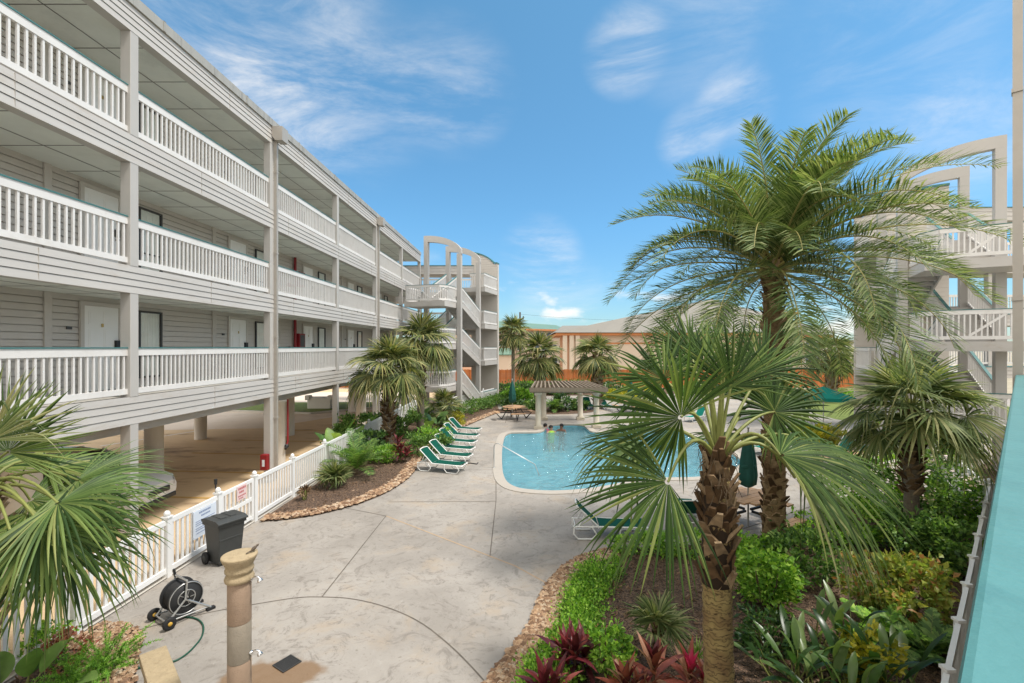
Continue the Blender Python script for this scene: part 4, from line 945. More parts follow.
def pinnate(b, base, az, el, L_, curve, nl=60, ll=.38, lw=.018, vee=.5, rnd=rng, mi=0, mr=1, power=1.3, segs=2, r0=.022, twist=0, fwd=.7):
    p = V(base); n = 26; pts = []; dirs = []; els = el
    ca, sa = math.cos(az), math.sin(az)
    for i in range(n):
        s = i/(n-1); e = el-curve*s**power; a = az+twist*s*s
        d = V((math.cos(e)*math.cos(a), math.cos(e)*math.sin(a), math.sin(e))); pts.append(p.copy()); dirs.append(d); p = p+d*(L_/(n-1))
    b.tube(pts, [r0*(1-.85*i/(n-1)) for i in range(n)], 5, mr, False)
    for i in range(nl):
        s = .10+.90*i/(nl-1); f = s*(n-1); j = min(n-2, int(f)); u = f-j
        c = pts[j].lerp(pts[j+1], u); d = dirs[j].lerp(dirs[j+1], u).normalized()
        sd = d.cross(V((0,0,1)));
        if sd.length < .05: sd = V((-sa,ca,0))
        sd.normalize(); up = sd.cross(d)
        ln0 = ll*(math.sin(PI*min(1,(.12+s*.86)))**.6*.85+.15)
        for sg in (-1, 1):
            v = vee*rnd.uniform(.4,1.5)
            q = (d*rnd.uniform(fwd*.75,fwd*1.25)+sd*sg+up*v).normalized(); ln = ln0*rnd.uniform(.85,1.15)
            w = lw*rnd.uniform(.8,1.2); wd = q.cross(up); wd = wd.normalized() if wd.length > .01 else d
            m_ = c+q*ln*.45+up*.0; tip = c+q*ln-V((0,0,ln*rnd.uniform(.02,.24)))
            b.add([c-wd*w*.4, c+wd*w*.4, m_+wd*w, m_-wd*w, tip], [(0,1,2,3),(3,2,4)], mi)
def boots(b, c, z0, z1, r0, r1, rnd, mi=0, size=.2, step=.055, tilt=38, per=1.0):
    """cut leaf bases left on a palm trunk, set in a spiral"""
    z = z0; k = 0
    while z < z1:
        f = (z-z0)/(z1-z0); r = r0+(r1-r0)*f; a = k*2.39996+rnd.uniform(-.15,.15)
        o = V((math.cos(a),math.sin(a),0)); t = V((-o.y,o.x,0)); e = R_(tilt+rnd.uniform(-12,14)); d = (o*math.sin(e)+V((0,0,1))*math.cos(e)+t*rnd.choice((-1,1))*rnd.uniform(.15,.55)).normalized()
        p = V(c)+o*(r*.82)+V((0,0,z)); L_ = size*rnd.uniform(.7,1.25); w0 = size*.36*per; w1 = w0*rnd.uniform(.35,.6); th = size*.12
        nn = d.cross(t).normalized()
        vs = [p-t*w0-nn*th,p+t*w0-nn*th,p+t*w0+nn*th,p-t*w0+nn*th]; q = p+d*L_
        vs += [q-t*w1-nn*th*.6,q+t*w1-nn*th*.6,q+t*w1+nn*th*.5,q-t*w1+nn*th*.5]
        b.add(vs, [(0,1,5,4),(1,2,6,5),(2,3,7,6),(3,0,4,7),(4,5,6,7)], mi)
        z += step*rnd.uniform(.8,1.2)/2; k += 1
def crown_fronds(c, n, pet, R, rnd, el0=85, el1=-42, blades=26, sag=.4, spread=3.9, segs=5):
    """list of (direction data) for a fan palm crown: old leaves low, young ones upright"""
    out = []
    for i in range(n):
        f = i/(n-1); el = R_(el0+(el1-el0)*f**.85+rnd.uniform(-8,8)); az = i*2.39996+rnd.uniform(-.3,.3)
        d = V((math.cos(el)*math.cos(az), math.cos(el)*math.sin(az), math.sin(el)))
        out.append((d, pet*rnd.uniform(.85,1.15)*(.75+.35*f), R*rnd.uniform(.88,1.1), f))
    return out
def fan_palm(name, label, base, cz, pet, R, n=22, tr=.16, seed=1, leaf='fanfar', blades=24, parts=False, boot=(.4, .2, .05), sag=.45, bark='bark', group=None, rb0=None, lean=(0,0), segs=5, el1=-48):
    r = random.Random(seed); t = thing(name, label, 'palm tree', tuple(base), 0, group)
    top = V((lean[0], lean[1], cz))
    b = MB(); k = 9; pts = [V((lean[0]*(i/(k-1))**1.5, lean[1]*(i/(k-1))**1.5, (cz-.05)*i/(k-1)-.05)) for i in range(k)]
    b.tube(pts, [(tr*(1.12 if i == 0 else 1.0))*(1+.05*math.sin(i*1.7)) for i in range(k)], 14)
    to = b.build('trunk', M[bark], t)
    b = MB(); boots(b, top*0+V((lean[0]*.8,lean[1]*.8,0)), cz*boot[0], cz+.05, tr*1.05, tr*.95, r, 0, boot[1], boot[2]); b.build('leaf_bases', M['boot'], to)
    cb = MB()
    for d, pl, rr, f in crown_fronds(top, n, pet, R, r, el1=el1):
        b = MB() if parts else cb
        hub = top+d*pl-V((0,0,pl*.18*(1-abs(d.z))))
        pd = petiole(b, top+d*tr*.4-V((0,0,f*.25)), hub, .022 if parts else .03, .012, pl*.10, 1, 5)
        up = V((0,0,1)); nrm = (up-pd*up.dot(pd));
        if nrm.length < .25: nrm = V((d.x,d.y,.2))
        m2 = (pd-V((0,0,.12+.22*f))).normalized()
        fan_blades(b, hub, m2, nrm+V((r.uniform(-.35,.35),r.uniform(-.35,.35),0)), rr, blades, 3.9+r.uniform(-.4,.6), sag*(.35+.8*f), r, 0, .14, .12, .5, segs)
        if parts: b.build('frond', [M[leaf], M['petiole']], t)
    if not parts: cb.build('crown', [M[leaf], M['petiole']], t)
    return t

def leaves(b, blobs, n, ll, lw, rnd, mi=0, clumps=26, up=.5, sig=.16, droop=.0):
    """small folded leaves gathered in clumps through uneven blobs (x,y,z,rx,ry,rz)"""
    vol = [x[3]*x[4]*x[5] for x in blobs]; T = sum(vol)
    for bl, v in zip(blobs, vol):
        cx, cy, cz, rx, ry, rz = bl; cl = []
        for _ in range(max(4, int(clumps*v/T))):
            while True:
                p = V((rnd.uniform(-1,1),rnd.uniform(-1,1),rnd.uniform(-.9,1)))
                if .3 < p.length < 1: break
            p = p.normalized()*rnd.uniform(.62,1.02)
            cl.append((p, rnd.uniform(.6,1.3)))
        for _ in range(int(n*v/T)):
            p, s = rnd.choice(cl); q = p+V((rnd.gauss(0,sig*s),rnd.gauss(0,sig*s),rnd.gauss(0,sig*s)))
            w = V((cx+q.x*rx, cy+q.y*ry, max(.03, cz+q.z*rz)))
            o = V((q.x,q.y,q.z+.3)).normalized(); d = (o*(1-up)+V((rnd.gauss(0,.5),rnd.gauss(0,.5),rnd.gauss(.25,.45)))).normalized()
            sd = d.cross(V((rnd.uniform(-1,1),rnd.uniform(-1,1),rnd.uniform(.2,1)))); 
            if sd.length < .05: continue
            sd.normalize(); nn = sd.cross(d); L_ = ll*rnd.uniform(.6,1.35); W = lw*rnd.uniform(.7,1.25)
            m_ = w+d*L_*.5; tip = w+d*L_-V((0,0,droop*L_))
            b.add([w, m_+sd*W+nn*W*.35, tip, m_-sd*W+nn*W*.35, m_], [(0,1,4),(1,2,4),(2,3,4),(3,0,4)], mi)
def shrub(name, label, loc, blobs, n, ll, lw, leaf, seed, cat='shrub', group=None, flowers=0, fm='petal', clumps=26, up=.5, sig=.16, droop=.1, fsize=.05):
    r = random.Random(seed); t = thing(name, label, cat, tuple(loc), 0, group)
    b = MB(); leaves(b, blobs, n, ll, lw, r, 0, clumps, up, sig, droop); fo = b.build('foliage', M[leaf], t)
    b = MB()
    for bl in blobs:
        for _ in range(4):
            a = r.uniform(0,6.28); q = V((bl[0]+math.cos(a)*bl[3]*.5, bl[1]+math.sin(a)*bl[4]*.5, bl[2]+bl[5]*r.uniform(-.1,.5)))
            b.tube([(bl[0]*.8+r.uniform(-.05,.05), bl[1]*.8+r.uniform(-.05,.05), 0), (q.x*.8+bl[0]*.2, q.y*.8+bl[1]*.2, q.z*.6), q], [.016,.012,.006], 5)
    b.build('stem', M['stem'], t)
    if flowers:
        b = MB()
        for _ in range(flowers):
            bl = r.choice(blobs)
            while True:
                p = V((r.uniform(-1,1),r.uniform(-1,1),r.uniform(-.3,1)))
                if .2 < p.length < 1: break
            p = p.normalized()*r.uniform(.9,1.08); c = V((bl[0]+p.x*bl[3], bl[1]+p.y*bl[4], bl[2]+p.z*bl[5]))
            for j in range(r.randint(4,7)):
                q = c+V((r.gauss(0,fsize*.8),r.gauss(0,fsize*.8),r.gauss(0,fsize*.6))); a = r.uniform(0,6.28)
                u = V((math.cos(a),math.sin(a),r.uniform(-.3,.6))).normalized(); w = u.cross(V((r.uniform(-1,1),r.uniform(-1,1),1))).normalized()
                s = fsize*r.uniform(.5,1.0); b.add([q-u*s*.5,q+w*s*.5,q+u*s*.5,q-w*s*.5], [(0,1,2,3)])
        tag(b.build('flowers', M[fm], t), kind='stuff')
    return t
def strap(b, base, az, el, L_, W, curve, rnd, mi=0, n=6, fold=.35, shape='strap'):
    p = V(base); vs = []; ca, sa = math.cos(az), math.sin(az); sd = V((-sa,ca,0))
    for i in range(n+1):
        s = i/n; e = el-curve*s**1.4; d = V((math.cos(e)*ca, math.cos(e)*sa, math.sin(e))); nn = sd.cross(d)*-1
        if shape == 'strap': w = W*(.55+.45*math.sin(PI*min(1,s*1.1)))*(1-s**4)
        elif shape == 'paddle': w = W*math.sin(PI*min(1,.04+s*.96))**.75
        else: w = W*(1-s)
        if i == n: vs.append(p.copy())
        else: vs += [p-sd*w+nn*w*fold, p.copy(), p+sd*w+nn*w*fold]
        p = p+d*(L_/n)
    fs = []
    for j in range(n-1): fs += [(3*j,3*j+1,3*j+4,3*j+3),(3*j+1,3*j+2,3*j+5,3*j+4)]
    e = 3*(n-1); fs += [(e,e+1,e+3),(e+1,e+2,e+3)]
    b.add(vs, fs, mi, True)
def rosette(name, label, loc, n, L_, W, leaf, seed, cat='plant', stems=((0,0,.2),), el=(75,10), curve=.8, group=None, tips=None, fold=.35):
    r = random.Random(seed); t = thing(name, label, cat, tuple(loc), 0, group)
    for (sx, sy, sh) in stems:
        s = MB(); s.tube([(sx*.6,sy*.6,-.01),(sx,sy,sh)], [.022,.018], 6); s.build('stem', M['stem'], t)
        b = MB()
        for i in range(n):
            f = i/(n-1); strap(b, (sx,sy,sh*(1-.45*f)), i*2.4+r.uniform(-.3,.3), R_(el[0]+(el[1]-el[0])*f+r.uniform(-8,8)), L_*r.uniform(.75,1.15)*(.6+.4*min(1,f*2+.3)), W*r.uniform(.8,1.15), curve*r.uniform(.6,1.4)*(.3+f), r, 0, 6, fold)
        b.build('leaves', M[leaf], t)
        if tips:
            b = MB()
            for i in range(5): strap(b, (sx,sy,sh), i*2.4, R_(70+r.uniform(-12,10)), L_*.62, W*.9, .3, r, 0, 6, fold)
            b.build('young_leaves', M[tips], t)
    return t
def paddle_plant(name, label, loc, n, pl, L_, W, seed, spread=.5, leaf='paddle', cat='plant', el=(84,38), group=None):
    r = random.Random(seed); t = thing(name, label, cat, tuple(loc), 0, group); b = MB(); s = MB()
    for i in range(n):
        f = i/(n-1); a = i*2.4+r.uniform(-.4,.4); e = R_(el[0]+(el[1]-el[0])*f+r.uniform(-7,7)); q = pl*r.uniform(.6,1.15)
        o = V((r.gauss(0,spread*.4), r.gauss(0,spread*.4), 0)); d = V((math.cos(e)*math.cos(a), math.cos(e)*math.sin(a), math.sin(e)))
        s.tube([o, o+d*q*.5+V((0,0,.02)), o+d*q], [.014,.011,.008], 5); strap(b, o+d*q, a, e-.1, L_*r.uniform(.75,1.15), W*r.uniform(.8,1.15), r.uniform(.2,1.0), r, 0, 8, .3, 'paddle')
    b.build('leaves', M[leaf], t); s.build('stalks', M['petiole'], t); return t

# ---- foreground fan palm beside the curved deck
def hero_palm():
    r = random.Random(11); bx_, by_ = 2.12, 5.0; top = 3.22
    t = thing('fan_palm', 'tall fan palm in the middle foreground, its trunk half wrapped in criss-crossed leaf bases', 'palm tree', (bx_,by_,0))
    b = MB(); n = 60; pts = []; rad = []
    for i in range(n):
        z = -.05+(top-.1)*i/(n-1); pts.append(V((-.05*math.sin(z*.8), 0, z))); rad.append(.158-.012*z/3+.007*math.sin(i*2.1)+(.02 if z < .25 else 0)-.055*max(0,(z-2.6)/.6))
    b.tube(pts, rad, 20); tr = b.build('trunk', M['ringbark'], t)
    b = MB(); b.lathe([(.12,1.70),(.160,1.74),(.150,2.6),(.100,3.12),(.02,3.2)], (-.05,0,0), 16); b.build('gap_shade_sleeve', M['gapshade'], tr)  # dark sleeve added to colour in the shaded gaps between leaf bases
    b = MB(); boots(b, (-.05,0,0), 1.70, 2.75, .150, .140, r, 0, .19, .034, 24, 1.05); boots(b, (-.05,0,0), 2.7, 3.18, .150, .105, r, 0, .17, .034, 20, .9)
    b.build('leaf_bases', M['boot'], tr)
    b = MB()
    for i in range(60):      # loose fibre between the upper leaf bases
        a = r.uniform(0,6.28); z = r.uniform(2.6,3.25); o = V((math.cos(a),math.sin(a),0)); p = V((-.05,0,z))+o*.13
        b.tube([p, p+o*.07+V((0,0,-.05)), p+o*.09+V((r.uniform(-.05,.05),0,-.17))], [.005,.004,.002], 4)
    b.build('fibre', M['stem'], tr)
    crown = V((bx_-.04, by_, top))
    def frond(px, py, Y, mid, nrm, R, n=44, spread=4.2, sag=.25, curve=.10, cup=.1, rise=.12, leaf='fan', wid=1.0):
        b = MB(); hub = pt(px, py, Y); d = (hub-crown).normalized()
        petiole(b, crown+d*.08-V((0,0,.08)), hub, .026, .013, rise, 1, 9)
        fan_blades(b, hub, mid, nrm, R, n, spread, sag, r, 0, curve, cup, .5, 7, .45, wid)
        b.build('frond', [M[leaf], M['petiole']], t, True)
    # (hub pixel, distance, midrib, face normal, radius)
    frond(731, 386, 5.05, (.02,-.15,1), (.1,-1,.15), .86, 46, 3.5, .10, .05, .05, .02)            # upright fan in the middle
    frond(681, 417, 4.75, (-1,-.2,.25), (.15,-.8,-.55), 1.16, 50, 4.3, .22, .1, .1, .18)           # big fan to the left seen from below
    frond(668, 482, 4.45, (-1,-.15,-.38), (-.25,-.85,.65), 1.05, 46, 3.2, .38, .12, .08, .28)      # lower left, drooping
    frond(640, 440, 5.6, (-1,.3,-.1), (-.2,-.4,1), 1.0, 40, 3.8, .55, .2, .1, .2)                  # behind left
    frond(774, 412, 5.45, (.75,.2,.55), (.05,-1,.35), .82, 40, 5.4, .22, .05, .1, .1)              # right, facing the camera
    frond(762, 372, 5.6, (.35,.3,1), (-.1,-.9,.3), .78, 36, 3.4, .12, .05, .1, .05)
    frond(780, 455, 4.55, (1,-.2,.02), (.1,-.35,1), 1.28, 50, 3.0, .62, .15, .1, .22, 'fan')  # big right leaf, hanging
    frond(795, 478, 4.8, (1,.05,-.5), (.45,-.45,.8), 1.15, 44, 3.0, .75, .15, .1, .25, 'fanpale')
    frond(760, 395, 6.0, (.6,.5,.5), (-.1,-.7,.6), .85, 36, 3.8, .2, .1, .1, .1)
    frond(690, 352, 5.9, (-.3,.5,1), (.1,-1,.3), .75, 34, 3.2, .12, .05, .05, .05)
    frond(820, 450, 5.3, (1,.3,-.1), (.1,-.4,1), .95, 38, 3.4, .45, .12, .1, .2)
    frond(664, 380, 5.7, (-.7,.5,.6), (-.2,-.8,.4), .88, 38, 3.8, .2, .08, .1, .1)
    frond(705, 372, 5.75, (-.25,.45,1), (0,-1,.3), .84, 36, 3.3, .12, .05, .1, .05)
    frond(742, 440, 6.0, (.3,1,.1), (0,-.3,1), .9, 34, 3.8, .5, .15, .1, .2)
    for i in range(4):      # spear leaves not yet open
        b = MB(); a = r.uniform(0,6.28); p = crown-V((0,0,.1)); q = crown+V((math.cos(a)*.10,math.sin(a)*.10,r.uniform(.55,.95)))
        b.tube([p, p.lerp(q,.5), q], [.03,.026,.004], 6); b.build('spear_leaf', [M['petiole']], t, True)
hero_palm()
# ---- left foreground palm
def left_palm():
    r = random.Random(23); base = V((-6.35,5.3,0)); top = 2.75
    t = thing('fan_palm', 'fan palm cut off by the left edge, its leaves hanging over the picket fence', 'palm tree', tuple(base))
    b = MB(); b.tube([(0,0,-.05),(.02,0,1.4),(0,0,top-.1)], [.19,.17,.16], 18); tr = b.build('trunk', M['barkgrey'], t)
    b = MB(); boots(b, (0,0,0), .9, top, .16, .15, r, 0, .22, .055, 34); b.build('leaf_bases', M['boot'], tr)
    crown = base+V((0,0,top))
    def frond(px, py, Y, mid, nrm, R, n=46, spread=3.8, sag=.4, curve=.12, rise=.15, leaf='fan'):
        b = MB(); hub = pt(px, py, Y); d = (hub-crown).normalized(); petiole(b, crown+d*.1-V((0,0,.08)), hub, .024, .012, rise, 1, 8)
        fan_blades(b, hub, mid, nrm, R, n, spread, sag, r, 0, curve, .1, .5, 7, .43); b.build('frond', [M[r.choice(('fan','fan','fanpale'))], M['petiole']], t, True)
    frond(8, 452, 5.3, (.45,.15,1), (.25,-1,.2), .98, 46, 3.4, .12, .05, .05)
    frond(-10, 440, 5.0, (-.1,-.2,1), (.3,-1,.3), .95, 44, 3.6, .12, .05, .05)
    frond(78, 480, 5.6, (1,.15,.12), (.1,-.45,1), 1.05, 50, 3.5, .35, .15)
    frond(58, 503, 4.8, (1,-.25,.02), (.0,-.45,1), 1.1, 50, 3.4, .5, .12, .2)
    frond(74, 516, 5.4, (1,.0,-.30), (.25,-.5,.85), 1.08, 48, 3.4, .55, .12, .2)
    frond(42, 528, 4.7, (.75,-.45,-.55), (.3,-.35,.8), .95, 46, 3.4, .75, .12, .2)
    frond(28, 512, 5.2, (.6,-.2,-.75), (.5,-.6,.5), .92, 44, 3.4, .6, .12, .2)
    frond(10, 530, 4.6, (.25,-.6,-.65), (.2,-.5,.7), .85, 42, 3.4, .7, .12, .2)
    frond(60, 545, 5.1, (.9,-.2,-.7), (.4,-.5,.7), .95, 44, 3.2, .6, .12, .2)
    frond(30, 500, 5.7, (1,.3,-.1), (.1,-.5,1), 1.1, 46, 3.4, .4, .12, .2)
    frond(-20, 500, 4.8, (-.6,-.5,-.1), (0,-.4,1), .9, 40, 3.6, .5, .12, .2)
    frond(-60, 470, 5.3, (-1,.0,.2), (0,-.4,1), .9, 40, 3.6, .4, .12, .2)
    frond(-10, 470, 6.0, (-.1,1,.3), (0,-.4,1), .9, 36, 3.6, .4, .12, .2)
    frond(48, 470, 6.1, (.5,.9,.25), (0,-.5,1), .9, 36, 3.6, .35, .12, .2)
left_palm()
# ---- the tall date palm
def date_palm(name, label, base, cz, n, L0, ll, tr, seed, nl=60, extra=(), parts=True, r0=.024, lw=.0125):
    r = random.Random(seed); t = thing(name, label, 'palm tree', tuple(base))
    b = MB(); b.tube([(0,0,-.05),(.03,0,cz*.35),(-.03,0,cz*.7),(0,0,cz-.1)], [tr*1.15,tr*.95,tr*.9,tr*.85], 18); to = b.build('trunk', M['bark'], t)
    b = MB(); boots(b, (0,0,0), .4, cz+.05, tr*1.0, tr*.95, r, 0, .17, .036, 30, 1.2); b.build('leaf_bases', M['boot'], to)
    cb = MB()
    for i in range(n):
        f = i/(n-1); el = R_(80-100*f**.9+r.uniform(-8,8)); az = i*2.39996+r.uniform(-.25,.25); L_ = L0*r.uniform(.86,1.08)*(.72+.28*min(1,f*2.2))
        b = MB() if parts else cb
        pinnate(b, (math.cos(az)*.10, math.sin(az)*.10, cz+.12-.35*f), az, el, L_, r.uniform(.95,1.5)+.1*(1-f), nl, ll, lw, .62, r, 0, 1, 1.7, 2, r0, r.uniform(-.35,.35), 1.0)
        if parts: b.build('frond', [M['date'], M['rachis']], t)
    for az, el, L_, cv, tw in extra:
        b = MB(); pinnate(b, (math.cos(az)*.1, math.sin(az)*.1, cz+.05), az, el, L_, cv, nl+14, ll, lw, .62, r, 0, 1, 1.5, 2, r0*1.1, tw, 1.0); b.build('frond', [M['date'], M['rachis']], t)
    if not parts: cb.build('crown', [M['date'], M['rachis']], t)
    return t
date_palm('date_palm', 'tall feathery date palm with a shaggy trunk, highest tree in the scene', (5.02,9.35,0), 6.02, 72, 3.5, .64, .20, 31, 88,
          [(R_(-8),R_(48),4.4,1.15,-.1), (R_(14),R_(50),4.3,.25,.1), (R_(60),R_(70),2.9,.8,.1), (R_(230),R_(76),2.7,.8,-.1), (R_(150),R_(68),2.9,.8,.1), (R_(265),R_(38),2.9,1.5,.1), (R_(300),R_(30),3.0,1.4,.1), (R_(235),R_(25),3.0,1.4,.1), (R_(-22),R_(22),3.9,1.0,.1), (R_(170),R_(40),3.4,1.15,.1), (R_(200),R_(20),3.3,1.1,-.1), (R_(-90),R_(65),2.6,1.6,.2), (R_(150),R_(60),3.2,1.2,.1)])
date_palm('date_palm', 'smaller date palm behind the tall one, its pale fronds arching over the back fence', (14.9,27,0), 4.7, 36, 3.0, .5, .26, 33, 40, (), False, .03, .035)
# ---- other fan palms
fan_palm('fan_palm', 'bushy fan palm on the right in front of the right stair tower', (8.62,10.3,0), 2.85, .80, 1.05, 28, .15, 41, 'fanpale', 34, True, (.35,.20,.045), .5, 'barkgrey', segs=6, el1=-32)
fan_palm('fan_palm', 'shorter fan palm among the shrubs behind the row of green loungers', (-5.75,19.2,0), 3.35, .95, 1.15, 30, .19, 42, 'fanfar', 30, True, (.1,.24,.05), .75, 'barkgrey', el1=-30)
fan_palm('fan_palm', 'taller fan palm standing just behind it against the left stair tower', (-5.15,22.4,0), 4.45, .95, 1.15, 30, .18, 43, 'fanfar', 28, True, (.4,.22,.06), .75, 'barkgrey', el1=-30)['label'] = 'taller fan palm rising against the landings of the left stair tower'
fan_palm('fan_palm', 'slim tall fan palm next to the utility pole', (-1.15,39.5,0), 5.6, .95, 1.2, 26, .15, 44, 'fanfar', 22, False, (.75,.2,.06), .6, 'barkgrey')
fan_palm('fan_palm', 'stout fan palm behind the left side of the pergola', (.98,34,0), 3.6, 1.1, 1.35, 28, .42, 45, 'fanfar', 24, False, (.1,.34,.07), .5, 'barkgrey')
fan_palm('fan_palm', 'fan palm behind the right side of the pergola, before the tan hall', (5.0,32.3,0), 3.7, 1.0, 1.25, 28, .34, 46, 'fanfar', 24, False, (.1,.3,.07), .5, 'barkgrey')
fan_palm('fan_palm', 'distant fan palm before the orange fence, left of the right stair tower', (24.2,36.5,0), 3.7, 1.2, 1.45, 26, .42, 47, 'fanfar', 22, False, (.2,.3,.08), .5, 'barkgrey')
fan_palm('fan_palm', 'low young fan palm in the bark bed left of the big trunk', (1.78,6.25,0), .50, .16, .46, 9, .04, 48, 'fanpale', 24, True, (.3,.1,.05), .5, 'bark', el1=-5)
fan_palm('fan_palm', 'round palmetto clump at the foot of the left stair tower', (-4.55,25.6,0), .9, .75, .75, 22, .10, 49, 'fanfar', 24, False, (.2,.14,.06), .35, 'bark', el1=-15)
def cycad(label, loc, n, L_, seed, el=(75,12), leaf='lime', name='cycad', ll=.22, nl=34, cv=.9):
    r = random.Random(seed); t = thing(name, label, 'plant', tuple(loc)); b = MB(); b.lathe([(.10,-.02),(.12,.08),(.08,.18),(.01,.2)], (0,0,0), 10); b.build('stump', M['stem'], t)
    b = MB()
    for i in range(n): f = i/(n-1); pinnate(b, (0,0,.15), i*2.4+r.uniform(-.2,.2), R_(el[0]+(el[1]-el[0])*f+r.uniform(-6,6)), L_*r.uniform(.85,1.1), cv*r.uniform(.7,1.2), nl, ll, .014, .25, r, 0, 1, 1.3, 2, .012)
    b.build('leaves', [M[leaf], M['petiole']], t); return t
fan_palm('fan_palm', 'spiky low palmetto at the near tip of the long left bed', at(334,487), .25, .2, .55, 14, .05, 51, 'fanpale', 24, True, (.3,.1,.05), .3, 'bark', el1=8)
cycad('feathery green cycad beside the big paddle leaves in the left bed', at(356,474), 20, 1.35, 52, (80,25), 'mid', ll=.34)
fan_palm('fan_palm', 'dead small brown plant by the near end of the long picket fence', at(305,500), .2, .1, .22, 8, .02, 53, 'boot', 10, False, (.3,.04,.03), .6, 'stem', el1=5)['category'] = 'plant'

# ------------------------------------------------------------------ garden planting
# left bed
paddle_plant('banana_plant', 'big leaved banana plant leaning over the long picket fence', at(343,462), 9, .75, .9, .2, 61, .4, 'mid', el=(80,30))
paddle_plant('philodendron', 'glossy dark philodendron under the shorter palm in the left bed', at(385,449), 22, .55, .5, .2, 62, .7, 'dark', el=(75,15))
shrub('shrub', 'dark leafy shrub beside the trunk of the shorter left palm', at(366,458), [(0,0,.55,.8,.7,.55)], 1600, .16, .04, 'dark', 63)
rosette('cordyline', 'dark red cordyline in the left bed in front of the loungers', at(401,463), 16, .45, .05, 'redleaf', 64, stems=((0,0,.55),(.18,.1,.35),(-.15,.12,.75)))
shrub('shrub', 'fine leaved bright green shrub directly behind the nearest loungers', at(420,458), [(0,.2,.42,.75,.6,.45),(.55,.8,.35,.6,.6,.38)], 2200, .13, .028, 'mid', 65)
shrub('shrub', 'low green shrub between the second and the fourth lounger of the row', at(430,447), [(0,.3,.4,.7,.7,.42)], 1400, .13, .03, 'lime', 66)
paddle_plant('elephant_ear', 'clump of broad blue green leaves below the left stair tower', at(436,432), 20, .7, .55, .26, 67, .9, 'dark', el=(75,15))
shrub('shrub', 'small yellow green bush beyond the last lounger of the row', at(457,426), [(0,0,.35,.5,.45,.36)], 800, .12, .035, 'yel', 68)
shrub('shrub', 'mid green shrub between the two left bed palms', at(410,438), [(0,0,.55,.9,.8,.55),(-1,.5,.6,.8,.8,.6)], 2000, .15, .035, 'mid', 69)
shrub('shrub', 'dark shrub behind the philodendron against the picket fence', at(375,436), [(0,0,.5,1.0,.9,.5)], 1500, .16, .04, 'dark', 70)
shrub('shrub', 'broad mid green shrub behind the feathery cycad by the picket fence', at(345,458), [(0,.3,.5,.8,.7,.5),(-.5,1.2,.5,.7,.7,.5)], 2000, .14, .035, 'mid', 71)
shrub('shrub', 'bright low shrub at the inner edge of the left bed, left of the red cordyline', at(385,462), [(0,0,.32,.55,.45,.34)], 1100, .10, .03, 'lime', 72)
shrub('shrub', 'bushy shrub filling the bed behind the last loungers', at(440,424), [(0,0,.5,1.0,.9,.5),(-1.2,.3,.6,.9,.9,.6)], 2000, .15, .04, 'mid', 73)
shrub('shrub', 'tall bushy shrub hiding the picket fence left of the shorter palm', at(352,450), [(0,0,.75,.8,.6,.7),(-.3,1.6,.7,.8,.8,.7)], 2200, .15, .04, 'mid', 74)
r = random.Random(4)
t = thing('hedge', 'clipped dark green hedge along the fence of the left stair tower', 'hedge', (-2.9,33.5,0))
b = MB(); bl = []
for i in range(9): f = i/8; p = V((-4.2,29.2)).lerp(V((-1.5,37.6)), f); bl.append((p.x+2.9+.35, p.y-33.5, .38, .65, .75, .36+.06*math.sin(i*2)))
leaves(b, bl, 5200, .13, .04, r, 0, 160, .5, .2); b.build('foliage', M['mid'], t)
b = MB()
for q in bl: b.tube([(q[0],q[1],0),(q[0],q[1],.5)], .03, 5)
b.build('stem', M['stem'], t)
# hedges and shrubs before the wooden fence
for i, (px, py, Y, rx, rz, m, lab, fl) in enumerate([
    (512,395,42,2.2,.95,'dark','dark hedge shrub at the left end of the board fence, by the stair tower',0),
    (527,390,43,1.8,.95,'lime','yellow green oleander in front of the board fence',0),
    (517,398,36,1.1,.85,'lime','rounded bright green bush behind the closed umbrella near the tower',0),
    (545,398,42,2.0,.95,'dark','dark oleander left of the stout pergola palm',0),
    (558,397,42,1.9,1.1,'mid','green oleander right behind the pergola',0),
    (578,391,44,2.2,.95,'mid','flowering oleander with pale blooms behind the pergola, before the board fence',50),
    (600,392,44,2.2,.85,'dark','dark flowering oleander between the two pergola palms',40),
    (640,405,40,1.6,.7,'yel','golden low bush behind the two loungers at the back of the pool',0),
    (615,400,38,1.5,.7,'yel','golden bush right of the pergola beside a closed umbrella',0),
    (700,398,41,2.2,1.0,'mid','green bush along the board fence behind the fan leaves',0),
    (748,398,40,2.0,.9,'dark','dark bush along the board fence left of the date palm trunk',0),
    (838,398,38,1.4,.7,'lime','pale green bush below the distant palm',0),
    (820,452,20,1.1,.7,'yel','golden yellow bush behind the right side loungers',0)]):
    p = V((pt(px,347,Y).x, Y, 0))
    shrub('shrub', lab, p, [(0,0,rz*.55,rx,rx*.7,rz*.55),(rx*.5,.3,rz*.45,rx*.6,rx*.5,rz*.5),(-rx*.6,-.2,rz*.4,rx*.6,rx*.5,rz*.45)], 1500, .24, .07, m, 100+i, flowers=fl, fsize=.16, clumps=60)
# bed behind the pergola
for i, (dx, dy, s, m, lab) in enumerate([(-2.2,.2,.55,'dark','low dark shrub at the left of the round bed behind the pergola'),(-.6,.4,.5,'mid','low green shrub in the middle of the round bed behind the pergola'),(1.0,.0,.75,'dark','taller shrub at the right of the round bed behind the pergola'),(2.4,.4,.5,'mid','small green shrub at the right tip of the round bed')]):
    shrub('shrub', lab, (1.2+dx,31+dy,0), [(0,0,s*.7,s*1.1,s,s*.75)], 900, .2, .05, m, 130+i)
cycad('small cycad under the pergola in the round bed', (1.9,30.7,0), 16, 1.1, 139, (70,20), 'mid', ll=.3)
